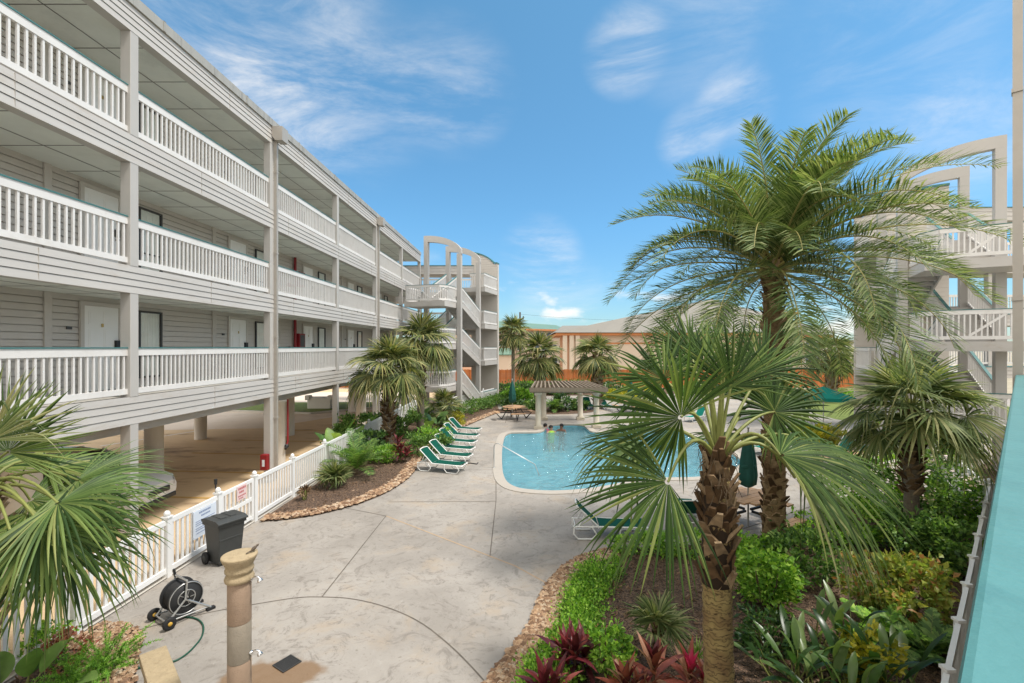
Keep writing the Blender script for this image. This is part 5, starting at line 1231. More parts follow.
# right bed, foreground
r = random.Random(8)
gc = MB(); bl = []
inner = [rightbed_edge[i] for i in range(4, 31)]
for i in range(len(inner)-1):
    p = inner[i]; d = (inner[i+1]-inner[i]).normalized(); q = p+V((d.y,-d.x))*.74
    bl.append((q.x, q.y, .10, .34, .32, .20+.05*math.sin(i*1.3)))
leaves(gc, bl, 15000, .052, .017, r, 0, 420, .45, .26)
tag(gc.build('ground_cover', M['lime']), 'bright green ground cover strip inside the river stones of the right bed', 'ground cover', kind='stuff')
shrub('shrub', 'light green leafy bush in the foreground between the red cordylines', at(607,688), [(0,0,.52,.26,.25,.30),(.12,.08,.35,.2,.2,.2)], 1100, .085, .024, 'lime', 141, clumps=40)
for i, (px, py, h, m, tip, lab, st) in enumerate([
    (544,712,.12,'redleaf',None,'wine red cordyline nearest the curved stone edging',((0,0,.32),(.12,.05,.22))),
    (575,684,.2,'redleaf',None,'dark red cordyline behind the wine red one',((0,0,.42),(.14,.1,.3),(-.12,.06,.35))),
    (640,722,.2,'bronze','redleaf','bronze cordyline with a bright red shoot',((0,0,.30),(.18,.05,.62),(-.16,.04,.38))),
    (690,716,.2,'bronze','pinkleaf','bronze cordyline with a hot pink shoot beside the palm trunk',((0,0,.48),(.18,-.02,.36)))]):
    rosette('cordyline', lab, at(px,py), 17, .48, .046, m, 150+i, stems=st, tips=tip, el=(78,5))
rosette('grass_tuft', 'small tuft of bright green grass close to the big trunk', at(697,662), 60, .34, .006, 'grass', 156, stems=((0,0,.02),), el=(85,35), curve=.7)
shrub('shrub', 'tall light green bush just right of the big palm trunk', at(768,612), [(0,0,.62,.42,.42,.42),(.1,.25,.35,.45,.4,.35)], 2200, .10, .03, 'lime', 157, clumps=50)
shrub('shrub', 'green bush at the foot of the date palm', at(748,572), [(0,0,.35,.45,.4,.36)], 1100, .11, .032, 'lime', 158)
shrub('shrub', 'dark low shrub between the light bush and the paddle leaves', at(770,655), [(0,0,.3,.4,.4,.32)], 900, .12, .02, 'dark', 159)
for i, (px, py, n, lab) in enumerate([(800,690,16,'paddle leaved bird of paradise clump nearest the trunk'),(845,715,18,'paddle leaved bird of paradise clump in the foreground'),(890,700,14,'paddle leaved bird of paradise clump nearest the right fence'),(840,660,14,'paddle leaved bird of paradise clump under the hanging fan leaf')]):
    paddle_plant('bird_of_paradise', lab, at(px,py), n+10, .46, .48, .052, 160+i, .35, el=(82,25))
shrub('shrub', 'yellow green shrub growing through the bird of paradise leaves', at(872,690), [(0,0,.42,.3,.3,.3)], 700, .09, .03, 'yel', 166)
shrub('croton', 'mottled yellow and red croton below the right palm', at(905,620), [(0,0,.55,.55,.5,.5),(.35,.2,.45,.45,.4,.4),(-.35,.25,.5,.45,.4,.4)], 2400, .12, .036, 'croton', 167, clumps=60)
def fern(label, loc, n, L_, seed, leaf='mid', ll=.12, el=(70,8), name='fern'):
    r = random.Random(seed); t = thing(name, label, 'fern', tuple(loc)); b = MB()
    for i in range(n): f = i/(n-1); pinnate(b, (r.gauss(0,.05),r.gauss(0,.05),.02), i*2.4+r.uniform(-.3,.3), R_(el[0]+(el[1]-el[0])*f+r.uniform(-6,6)), L_*r.uniform(.7,1.15), r.uniform(.5,1.3), 30, ll, .022, .15, r, 0, 1, 1.3, 2, .006)
    b.build('fronds', [M[leaf], M['petiole']], t); return t
fern('lacy fern on the bare soil near the right fence', at(925,655), 20, .62, 171, 'mid', .15)
fern('pale lacy fern between the croton and the bird of paradise', at(885,640), 16, .55, 172, 'lime', .15)
shrub('shrub', 'white flowering shrub below the right palm, toward the pool', at(868,512), [(0,0,.75,.9,.8,.75),(.8,.3,.75,.8,.7,.7)], 3000, .12, .035, 'lime', 173, flowers=120, fsize=.10, clumps=70)
shrub('shrub', 'white flowering shrub against the fence at the far right', at(938,520), [(0,0,.9,.85,.8,.75),(-.5,.6,.7,.7,.7,.6)], 2800, .12, .035, 'mid', 174, flowers=110, fsize=.10, clumps=70)
shrub('shrub', 'dense dark green bush beside the right picket fence', at(947,572), [(0,0,.50,.55,.55,.46),(-.3,.35,.6,.5,.5,.45)], 3200, .11, .035, 'mid', 175, clumps=70)
shrub('shrub', 'bright leafy bush behind the dark one, along the right fence', at(965,520), [(0,0,.5,.7,.7,.5)], 1500, .12, .036, 'lime', 176)
shrub('shrub', 'tall shrub at the foot of the right stair tower', (13.2,14.9,0), [(0,0,.8,.9,.8,.75)], 1800, .15, .04, 'mid', 177)
shrub('shrub', 'loose green shrub at the back edge of the right bed', at(830,548), [(0,0,.45,.8,.6,.42),(.9,.3,.45,.7,.6,.42)], 2200, .11, .032, 'lime', 178, clumps=60)
shrub('shrub', 'dark loose shrub behind the hanging fan leaf', at(800,580), [(0,0,.45,.6,.6,.42)], 1500, .12, .03, 'mid', 179)
shrub('shrub', 'low green border bush along the back of the bark bed', at(680,555), [(0,0,.25,.9,.35,.26),(-.9,.05,.2,.6,.3,.22)], 1800, .08, .026, 'lime', 180, clumps=60)
# small corner bed
def foxtail(label, loc, n, L_, seed):
    r = random.Random(seed); t = thing('foxtail_fern', label, 'fern', tuple(loc)); b = MB()
    for i in range(n):
        a = i*2.4; e = R_(80-65*i/(n-1)); p = V((r.gauss(0,.05),r.gauss(0,.05),0)); k = 14; q = []
        for j in range(k): s = j/(k-1); ee = e-.9*s*s; q.append(p.copy()); p = p+V((math.cos(ee)*math.cos(a),math.cos(ee)*math.sin(a),math.sin(ee)))*(L_/k)*r.uniform(.95,1.05)
        for j in range(k-1):
            rad = .062*math.sin(PI*(.12+.86*j/(k-1)))+.008
            for m_ in range(16):
                c = q[j].lerp(q[j+1], r.random()); d = V((r.gauss(0,1),r.gauss(0,1),r.gauss(.3,1))).normalized(); w = d.cross(V((r.gauss(0,1),0,1))).normalized()*.0055
                b.add([c-w, c+w, c+d*rad*r.uniform(.7,1.1)], [(0,1,2)])
    b.build('fronds', M['fern'], t); return t
foxtail('bright foxtail fern nearest the stone block in the corner bed', at(106,672), 24, .66, 181)
foxtail('second foxtail fern at the bottom edge of the corner bed', at(72,692), 20, .62, 182)
paddle_plant('seagrape', 'plant with broad round green leaves at the bottom left corner', at(22,705), 9, .5, .34, .13, 183, .3, 'mid', el=(80,20))
shrub('shrub', 'small reddish shrub between the ferns and the left fence', at(62,672), [(0,0,.25,.3,.3,.25)], 500, .06, .02, 'bronze', 184)
shrub('shrub', 'small lime bush against the fence in the corner bed', at(45,655), [(0,0,.22,.3,.3,.22)], 600, .07, .024, 'lime', 185)

# ------------------------------------------------------------------ loungers
def lounger(label, loc, rz, fab='green', back=44, group='green and white sun loungers'):
    """head end at the origin side (-x), feet towards +x"""
    t = thing('sun_lounger', label, 'sun lounger', tuple(loc), rz, group)
    t.scale = (.84,.84,.84)
    H = .34; a = R_(back); hb = V((-.28,0,H)); ht = hb+V((-math.cos(a),0,math.sin(a)))*.78
    b = MB()
    for y in (-.31,.31):
        b.tube([(-.95,y,H),(-.28,y,H+.01),(.5,y,H),(1.0,y,H-.01),(1.05,y*.8,H-.03)], .021, 8); b.tube([hb+V((0,y,.02)), hb.lerp(ht,.5)+V((0,y,.01)), ht+V((0,y,0))], .020, 8)
        b.tube([hb.lerp(ht,.62)+V((0,y*.9,0)), V((-.80,y*.9,H))], .016, 6)
    for x in (-.9,-.28,.35,1.02): b.tube([(x,-.31,H-.02),(x,.31,H-.02)], .016, 6)
    b.tube([ht+V((0,-.31,0)), ht+V((-.03,0,.03)), ht+V((0,.31,0))], .020, 8)
    b.build('frame', M['resin'], t)
    for x0, x1 in ((-.92,-.35),(.30,.92)):
        for y in (-.33,.33):
            b = MB(); xm = (x0+x1)/2; b.tube([(x0,y,H),(x0-.02,y,.16),(x0+.10,y,.03),(xm,y,.025),(x1-.10,y,.03),(x1+.02,y,.16),(x1-.10,y,H)], .021, 8); b.build('leg', M['resin'], t)
    b = MB(); vs = []; n = 8
    for i in range(n+1): x = -.26+1.24*i/n; z = H+.035-.02*math.sin(PI*i/n); vs += [(x,-.285,z),(x,.285,z),(x,.285,z-.012),(x,-.285,z-.012)]
    for i in range(n): o = 4*i; b.add(vs[o:o+8], [(0,4,5,1),(1,5,6,2),(2,6,7,3),(3,7,4,0)])
    b.add(vs[:4], [(0,1,2,3)]); b.add(vs[-4:], [(3,2,1,0)]); b.build('seat_sling', M[fab], t)
    b = MB(); d = (ht-hb).normalized(); nn = V((d.z,0,-d.x))*1; vs = []
    for i in range(7): p = hb+d*(.03+.74*i/6)+nn*(.02-.015*math.sin(PI*i/6)); vs += [p+V((0,-.285,0)),p+V((0,.285,0)),p+V((0,.285,0))-nn*.012,p+V((0,-.285,0))-nn*.012]
    for i in range(6): o = 4*i; b.add(vs[o:o+8], [(0,4,5,1),(1,5,6,2),(2,6,7,3),(3,7,4,0)])
    b.add(vs[:4], [(0,1,2,3)]); b.add(vs[-4:], [(3,2,1,0)]); b.build('back_sling', M[fab], t)
    return t
proto = lounger('green sun lounger nearest the camera in the row beside the left bed', (-2.95,16.0,0), R_(-17))
for lab, x, y, rz in [('second green sun lounger of the row beside the left bed',-2.9,17.3,-17),('third green sun lounger of the row, in the middle beside the left bed',-2.95,18.5,-16),
                      ('fourth green sun lounger of the row beside the left bed',-3.0,19.8,-17),('fifth green sun lounger of the row, last but one before the tower',-3.05,21.2,-15),('farthest green sun lounger of the row beside the left bed',-3.1,22.8,-16)]:
    relabel(copy_tree(proto), lab, (x,y,0), R_(rz))
relabel(copy_tree(proto), 'green sun lounger alone at the front of the pool, half hidden by the fan leaf', (1.85,10.5,0), R_(-2))
relabel(copy_tree(proto), 'green sun lounger standing behind the big foreground palm trunk', (3.95,11.3,0), R_(80))
for lab, x, y, rz in [('left one of the two green loungers behind the right pergola post',4.35,32.0,-78),('right one of the two green loungers behind the right pergola post',5.5,31.8,-70)]:
    relabel(copy_tree(proto), lab, (x,y,0), R_(rz))
tp = lounger('teal sun lounger at the right end of the pool, seen through the fan leaves', (11.3,21.2,0), R_(200), 'teal_fab', 55, 'teal sun loungers right of the pool')
for lab, x, y, rz in [('teal sun lounger left of the date palm trunk, near the pool edge',10.0,18.6,197),('teal sun lounger right of the date palm trunk before the golden bush',11.9,17.6,195),('teal sun lounger at the far right of the pool',9.9,26.8,215),('teal sun lounger nearest the right bed, behind the date palm trunk',11.4,16.0,190)]:
    relabel(copy_tree(tp), lab, (x,y,0), R_(rz))
# ------------------------------------------------------------------ picnic tables and umbrellas
def picnic(label, loc, rz=0, s=1.0):
    t = thing('picnic_table', label, 'picnic table', tuple(loc), rz, 'brown picnic tables')
    b = MB(); R = .68*s
    for i in range(8):
        y0 = -R+2*R*i/8+.006; y1 = -R+2*R*(i+1)/8-.006; ym = max(abs(y0),abs(y1)); hw = min(R, R*1.414-ym) if ym > R*.414 else R
        b.box((-hw,y0,.72),(hw,y1,.76))
    b.build('tabletop', M['tan'], t)
    for k in range(4):
        a = PI/2*k; b = MB(); Mx = Matrix.Rotation(a, 4, 'Z')
        for j in range(2): b.box((.92*s+j*.13,-.42*s,.43),(.92*s+j*.13+.12,.42*s,.465), 0, Mx)
        b.build('bench', M['tan'], t)
        b = MB(); P = lambda x,z: Mx @ V((x,0,z))
        b.bar(P(.1,.40), P(1.12*s,.40), .05, .05); b.bar(P(.35,.70), P(.75*s,.02), .05, .05); b.bar(P(.75*s,.02), P(1.1*s,.40), .05, .05)
        b.build('leg', M['black'], t)
    return t
pic = picnic('brown picnic table with a closed umbrella near the left stair tower', at(514,419), R_(15))
relabel(copy_tree(pic), 'brown picnic table partly hidden behind the big palm trunk', (5.3,11.0,0), R_(30))
relabel(copy_tree(pic), 'brown picnic table on the deck at the back, beside the right closed umbrella', (6.9,30.5,0), R_(10))
relabel(copy_tree(pic), 'brown picnic table seen between the hanging fan leaf and the flowering shrub', at(858,478), R_(40))
def closed_umbrella(label, loc, h=2.35, m='umb'):
    t = thing('closed_umbrella', label, 'umbrella', tuple(loc), 0, 'closed umbrellas')
    b = MB(); b.tube([(0,0,0),(0,0,h)], .022, 8); b.ball((0,0,h+.02), .035, 8); b.build('pole', M['steel'], t)
    b = MB(); n = 20; prof = [(.05,.95),(.17,1.02),(.19,1.25),(.16,1.6),(.11,1.95),(.05,2.2),(.01,2.29)]; vs = []
    for i, (q, z) in enumerate(prof):
        for j in range(n): k = 1+.22*math.cos(j*2*PI*4/n+.4*i*.3); a = 2*PI*j/n; vs.append((q*k*math.cos(a), q*k*math.sin(a), z*h/2.35))
    b.add(vs, [(i*n+j,i*n+(j+1)%n,(i+1)*n+(j+1)%n,(i+1)*n+j) for i in range(len(prof)-1) for j in range(n)], 0, True); co = b.build('canopy', M[m], t)
    b = MB(); b.lathe([(.17,1.42),(.185,1.46),(.17,1.50)], (0,0,0), 12); b.build('strap', M[m], co); return t
p = at(514,419); u = closed_umbrella('closed dark green umbrella at the picnic table near the left tower', (p.x-.1,p.y,0))
relabel(copy_tree(u), 'closed dark green umbrella right of the pergola, before the golden bush', (6.9,30.5,0))
relabel(copy_tree(u), 'closed dark green umbrella seen behind the big palm trunk', (5.3,11.0,0))
def open_umbrella(label, loc):
    t = thing('open_umbrella', label, 'umbrella', tuple(loc)); b = MB(); b.tube([(0,0,0),(0,0,2.35)], .025, 8); b.lathe([(.25,0),(.25,.06),(.05,.1)], (0,0,0), 14); b.build('pole', M['steel'], t)
    b = MB(); n = 8; vs = [(0,0,2.42)]+[(1.3*math.cos(2*PI*j/n),1.3*math.sin(2*PI*j/n),1.95) for j in range(n)]+[(1.3*math.cos(2*PI*j/n),1.3*math.sin(2*PI*j/n),1.80) for j in range(n)]
    b.add(vs, [(0,1+j,1+(j+1)%n) for j in range(n)]+[(1+j,9+j,9+(j+1)%n,1+(j+1)%n) for j in range(n)]); b.build('canopy', M['teal_fab'], t)
    for j in range(n): b = MB(); b.bar((0,0,2.3),(1.25*math.cos(2*PI*j/n),1.25*math.sin(2*PI*j/n),1.93),.02,.02); b.build('rib', M['steel'], t)
    return t
open_umbrella('open teal umbrella over the loungers right of the date palm', (14.2,22.0,0))
# ------------------------------------------------------------------ pergola
t = thing('pergola', 'weathered wooden pergola on four pale stone posts at the back of the pool', 'pergola', (2.1,25.7,0))
PP = [(.62,24.2),(3.72,24.5),(1.02,27.2),(3.18,27.2)]
for x, y in PP:
    b = MB(); b.box((x-.23,y-.23,.02),(x+.23,y+.23,.16)); b.lathe([(.2,.16),(.2,.2),(.155,.24),(.145,1.7),(.165,1.74),(.165,1.78)], (x,y,0), 16); b.box((x-.2,y-.2,1.78),(x+.2,y+.2,1.9)); b.build('post', M['pergpost'], t, True)
for y in (24.05,24.45,27.1): b = MB(); b.box((.2 if y < 26 else .5,y-.05,1.902),(4.15 if y < 26 else 3.75,y+.05,2.10)); b.build('beam', M['weathered'], t, True)
for i in range(17):
    f = i/16; b = MB(); b.bar((.25+3.85*f,23.7,2.16),(.55+3.15*f,28.3,2.16),.07,.13); b.build('slat', M['weathered'], t, True)
for q0,q1,h in (((.15,23.66,2.1),(4.2,23.66,2.1),.2),((.5,28.34,2.14),(3.8,28.34,2.14),.15)): b = MB(); b.bar(q0,q1,.05,h); b.build('edge_board', M['weathered'], t, True)
# ------------------------------------------------------------------ swimmers
def swimmer(label, loc, rz, skin, shirt=None, hair=True, arm=1):
    t = thing('person', label, 'person', tuple(loc), rz)
    J = {'pelvis':((0,0,-.35),.13),'waist':((0,0,-.15),.12),'chest':((0,0,.08),.15),'neck':((0,.0,.24),.055),'head':((0,-.01,.36),.095),'crown':((0,0,.45),.085),
         'shl':((.17,0,.17),.065),'ell':((.30,-.12,.02),.045),'hal':((.26,-.36,.02),.035),'shr':((-.17,0,.17),.065),'elr':((-.32,-.10,.05),.045),'har':((-.36,-.32,.10),.035),
         'hil':((.09,0,-.45),.09),'knl':((.12,-.1,-.80),.06),'ftl':((.12,.02,-.98),.04),'hir':((-.09,0,-.45),.09),'knr':((-.12,-.1,-.80),.06),'ftr':((-.12,.02,-.98),.04)}
    ks = list(J); E = [('pelvis','waist'),('waist','chest'),('chest','neck'),('neck','head'),('head','crown'),('chest','shl'),('shl','ell'),('ell','hal'),('chest','shr'),('shr','elr'),('elr','har'),('pelvis','hil'),('hil','knl'),('knl','ftl'),('pelvis','hir'),('hir','knr'),('knr','ftr')]
    me = bpy.data.meshes.new('body'); me.from_pydata([J[k][0] for k in ks], [(ks.index(a),ks.index(c)) for a,c in E], []); me.materials.append(M[skin])
    o = bpy.data.objects.new('body', me); COL.objects.link(o); o.parent = t
    o.modifiers.new('skin','SKIN'); sv = me.skin_vertices[0].data
    for i, k in enumerate(ks): sv[i].radius = (J[k][1],)*2
    sv[0].use_root = True
    sub = o.modifiers.new('sub','SUBSURF'); sub.levels = 2; sub.render_levels = 2
    if hair: b = MB(); b.ball((0,.025,.415), .115, 12, 0, 1, 1.05, .95); b.build('hair', M['hair'], t)
    b = MB(); b.ball((0,-.105,.37), .018, 6); b.ball((.035,-.098,.395), .012, 6); b.ball((-.035,-.098,.395), .012, 6); b.build('face', M[skin], t)
    if shirt: b = MB(); b.lathe([(.15,-.4),(.165,-.15),(.185,.05),(.18,.14),(.12,.215),(.08,.235)], (0,0,0), 16, 0, True, None, 1.12, .95); b.build('shirt', M[shirt], t)
    return t
swimmer('person in a pink top with dark hair at the left corner of the pool alcove', (1.02,24.6,-.30), R_(40), 'skin', 'pink')
swimmer('person in a neon yellow shirt with black hair standing in the pool under the pergola', (1.28,23.95,-.28), R_(20), 'skin', 'neon')
swimmer('bare shouldered person in the pool under the pergola, right of the neon shirt', (1.85,24.3,-.26), R_(-20), 'skin2')
# pool handrail
t = thing('pool_handrail', 'chrome pool handrail at the left edge of the water', 'handrail', tuple(at(494,468)))
b = MB(); b.tube([(0,0,0),(0,0,.78),(.05,0,.86),(.15,-.02,.88),(1.45,-.28,.2),(1.6,-.3,-.2)], .015, 8); b.build('rail', M['steel'], t)
b = MB(); b.lathe([(.05,0),(.05,.015),(.025,.03)], (0,0,0), 10); b.build('flange', M['chrome'], t)
t = thing('skimmer_hose', 'dark hose lying on the deck between the loungers and the pool', 'hose', tuple(at(462,465)))
b = MB(); q0 = at(462,465); b.tube([at(x,y)-q0+V((0,0,.02)) for x,y in [(456,463),(463,465),(470,463.5),(477,464.5),(478,463)]], .018, 6); b.build('hose', M['rubber'], t)

# ------------------------------------------------------------------ bin, hose reel, shower column and other small things
p = at(222,566); t = thing('wheelie_bin', 'dark grey wheeled rubbish bin in front of the gate', 'bin', (p.x-.10,p.y+.22,0), R_(62)); t.scale = (.76,.76,.90)
b = MB(); lo = [(-.27,-.28,.05),(.27,-.28,.05),(.27,.26,.05),(-.27,.26,.05)]; hi = [(-.33,-.36,.92),(.33,-.36,.92),(.33,.33,.92),(-.33,.33,.92)]
b.add(lo+hi, [(3,2,1,0),(0,1,5,4),(1,2,6,5),(2,3,7,6),(3,0,4,7)]); b.box((-.36,-.39,.86),(.36,.36,.93)); b.box((-.30,-.335,.55),(.30,-.30,.60)); b.build('body', M['bin'], t, bevel=.012)
b = MB(); b.extr([(-.43,.932),(.36,.932),(.38,.98),(.2,1.02),(-.3,1.01),(-.43,.965)], lambda a,c,k: V((-.375+.75*k, a, c))); b.box((-.2,-.2,1.012),(-.05,.25,1.028)); b.box((.05,-.2,1.012),(.2,.25,1.028)); b.build('lid', M['bin'], t, bevel=.012)
for s in (-1,1):
    b = MB(); Mx = Matrix.Translation((s*.34,.24,.13)) @ Matrix.Rotation(PI/2,4,'Y'); b.lathe([(.05,-.03),(.13,-.03),(.135,0),(.13,.03),(.05,.03)], (0,0,0), 20, 0, True, Mx); w = b.build('wheel', M['rubber'], t)
    b = MB(); b.lathe([(.02,-.038),(.07,-.036),(.075,.036),(.02,.038)], (0,0,0), 16, 0, True, Mx); b.build('hub', M['bin'], w)
b = MB(); b.tube([(-.34,.24,.13),(.34,.24,.13)], .015, 6); b.tube([(-.28,.40,.9),(.28,.40,.9)], .018, 8); b.tube([(-.28,.33,.9),(-.28,.40,.9)], .018, 6); b.tube([(.28,.33,.9),(.28,.40,.9)], .018, 6); b.build('handle', M['bin'], t)
b = MB(); b.box((.338,-.1,.35),(.342,.1,.58)); b.box((.335,-.12,.62),(.339,.12,.66)); b.build('sticker', M['signpink'], t)
# hose reel cart
ax = V((.87,-.5,0)).normalized(); fw = V((.5,.87,0)).normalized(); c0 = V((-5.52,7.32,0))
t = thing('hose_reel', 'black and silver hose reel cart standing on the deck', 'hose reel', tuple(c0))
Mr = Matrix((( ax.x, 0, -fw.x, 0),(ax.y, 0, -fw.y, 0),(0,1,0,0),(0,0,0,1)))   # lathe axis z -> -fw ; rebuilt below
def axis_m(c, d):
    q = V(d).to_track_quat('Z','Y').to_matrix().to_4x4(); return Matrix.Translation(c) @ q
hubc = V((.02,.02,.34))
b = MB(); b.lathe([(.06,-.15),(.245,-.15),(.25,-.13),(.24,-.125),(.10,-.12)], (0,0,0), 32, 0, True, axis_m(hubc, ax)); b.lathe([(.10,.12),(.24,.125),(.25,.13),(.245,.15),(.06,.15)], (0,0,0), 32, 0, True, axis_m(hubc, ax)); b.build('drum', M['black'], t)
b = MB()
for k in range(9):
    for j in range(2):
        rr = .20-.028*j; o = -.105+.026*k; pts = []
        q = axis_m(hubc, ax)
        for i in range(25): a = 2*PI*i/24; pts.append(q @ V((rr*math.cos(a), rr*math.sin(a), o)))
        b.tube(pts, .0135, 5, 0, False)
b.build('coiled_hose', M['rubber'], t)
b = MB(); q = axis_m(hubc, ax)
for rr in (.235,.12): b.tube([q @ V((rr*math.cos(2*PI*i/32), rr*math.sin(2*PI*i/32), .155)) for i in range(33)], .008, 6, 0, False)
for k in range(5): a = 2*PI*k/5; b.bar(q @ V((.03*math.cos(a),.03*math.sin(a),.154)), q @ V((.12*math.cos(a),.12*math.sin(a),.154)), .012, .006)
b.tube([q @ V((0,0,.14)), q @ V((0,0,.17))], .03, 12); b.build('rim_ring', M['steel'], t)
b = MB()
for s in (-1,1):
    o = ax*(.19*s)
    b.tube([o-fw*.24+V((0,0,.09)), o+V((0,0,.34))+fw*.0, o+fw*.02+V((0,0,.62))], .016, 8); b.tube([o+V((0,0,.34)), o+fw*.36+V((0,0,.04))], .016, 8); b.tube([o-fw*.22+V((0,0,.1)), o+fw*.34+V((0,0,.06))], .012, 6)
b.tube([-ax*.19+fw*.02+V((0,0,.62)), ax*.19+fw*.02+V((0,0,.62))], .016, 8); b.tube([-ax*.24-fw*.24+V((0,0,.09)), ax*.24-fw*.24+V((0,0,.09))], .012, 8); b.build('frame', M['steel'], t)
for s in (-1,1):
    q = axis_m(ax*(.25*s)-fw*.24+V((0,0,.095)), ax); b = MB(); b.lathe([(.05,-.02),(.085,-.025),(.095,0),(.085,.025),(.05,.02)], (0,0,0), 20, 0, True, q); w = b.build('wheel', M['rubber'], t)
    b = MB(); b.lathe([(.01,-.03),(.03,-.03),(.03,.03),(.01,.03)], (0,0,0), 10, 0, True, q); b.build('hub', M['yellow'], w)
    b = MB(); e = ax*(.19*s)+fw*.36; b.bar(e-fw*.06+V((0,0,.02)), e+fw*.06+V((0,0,.02)), .07, .04); b.build('foot', M['rubber'], t)
b = MB(); e = hubc+ax*.17; b.tube([e, e+ax*.05, e+ax*.05+V((0,0,.1))+fw*.03], .011, 6); b.tube([-ax*.19+fw*.02+V((0,0,.60)), -ax*.19+fw*.0+V((0,0,.72))], .02, 8); b.build('crank_handle', M['black'], t)
hp = [at(x,y) for x,y in [(171,621),(182,618),(196,619.5),(203,626),(202,637),(194,648),(184,657),(172,663),(150,667),(128,672),(112,679),(98,690)]]
sm = []
for i in range(len(hp)-1):
    for k in range(4): 
        t_ = k/4; p0 = hp[max(0,i-1)]; p1 = hp[i]; p2 = hp[i+1]; p3 = hp[min(len(hp)-1,i+2)]
        sm.append(.5*((2*p1)+(p2-p0)*t_+(2*p0-5*p1+4*p2-p3)*t_*t_+(3*p1-p0-3*p2+p3)*t_**3))
b = MB(); b.tube([p+V((0,0,.016)) for p in sm], .0125, 6); tag(b.build('garden_hose', M['hose']), 'green garden hose snaking from the reel cart into the corner bed', 'hose')
# shower column
cx, cy = -3.12, 5.0
t = thing('shower_column', 'pink and grey cast stone shower column with a flared cap in the foreground', 'column', (cx,cy,0))
for z0, z1, m in ((0,.55,'stonegrey'),(.553,.90,'stone'),(.903,1.32,'stonegrey'),(1.323,1.76,'stone')):
    b = MB(); b.lathe([(.111,z0),(.115,z0+.01),(.115,z1-.01),(.111,z1)], (0,0,0), 32); b.build('drum', M[m], t)
b = MB(); b.lathe([(0.120,1.763),(0.138,1.775),(0.144,1.80),(0.136,1.825),(0.124,1.84),(0.124,1.86),(0.138,1.875),(0.140,1.90),(0.129,1.92),(0.138,1.95),(0.164,2.0),(0.175,2.03),(0.173,2.045),(0.161,2.047),(0.009,2.05)], (0,0,0), 40); b.build('cap', M['stonecap'], t)
for z in (.98,1.80-.02):
    b = MB(); b.lathe([(.022,.12),(.022,.14),(.01,.145)], (0,0,z), 10, 0, True, Matrix.Rotation(PI/2,4,'Y')); b.tube([(.12,0,z),(.17,0,z+.025),(.205,0,z+.02),(.225,0,z)], .009, 8)
    b.lathe([(.012,.03),(.03,.0),(.028,-.008),(.002,-.01)], (0,0,0), 14, 0, True, Matrix.Translation((.225,0,z-.02)) @ Matrix.Rotation(R_(-25),4,'Y')); b.build('shower_head', M['chrome'], t)
t = thing('bird', 'small brown bird perched on the cap of the stone shower column', 'bird', (cx+.12,cy+.06,2.05), R_(60)); t.scale = (.72,.72,.72)
b = MB(); b.lathe([(.002,-.075),(.010,-.05),(.022,-.02),(.026,.005),(.022,.03),(.014,.045),(.017,.058),(.016,.07),(.007,.082),(.001,.095)], (0,0,.048), 12, 0, True, Matrix.Rotation(R_(62),4,'Y')); b.build('body', M['bird'], t)
b = MB(); b.bar((-.05,0,.03),(-.115,0,.012),.02,.006); b.build('tail', M['bird'], t)
b = MB()
for y in (-.01,.01): b.tube([(0,y,.03),(.005,y,.0)], .0025, 5)
b.build('legs', M['stem'], t)
# stone bench at the bottom edge
d = V((.72,-.69,0)).normalized(); p0 = V((-4.68,5.76,0)); t = thing('stone_bench', 'rough tan stone bench end at the bottom edge, beside the corner bed', 'bench', tuple(p0))
s = V((-d.y,d.x,0)); b = MB(); b.bar(V((0,0,.46))-d*.0, d*1.3+V((0,0,.46)), .27, .10); b.build('seat', M['stonecap'], t, bevel=.012)
for k in (.18,1.1): b = MB(); b.bar(d*k+V((0,0,.0)), d*k+V((0,0,.409)), .20, .14, 0, up=tuple(d)); b.build('leg', M['stonecap'], t, bevel=.01)
# drain grate
q = [at(x,y) for x,y in [(273.5,668.5),(288,656),(301,659.3),(285.5,673.3)]]; c = sum(q, V((0,0,0)))/4
t = thing('drain_grate', 'square black drain grate in the wet stain by the shower column', 'drain', (c.x,c.y,0), R_(-32))
b = MB(); b.box((-.125,-.125,.003),(.125,.125,.008)); b.build('tray', M['rubber'], t)
b = MB()
for i in range(11): x = -.11+.022*i; b.box((x-.004,-.12,.0085),(x+.004,.12,.014))
b.box((-.13,-.13,.0085),(-.12,.13,.016)); b.box((.12,-.13,.0085),(.13,.13,.016)); b.box((-.12,-.13,.0085),(.12,-.1205,.016)); b.box((-.12,.1205,.0085),(.12,.13,.016)); b.build('bars', M['darkframe'], t)
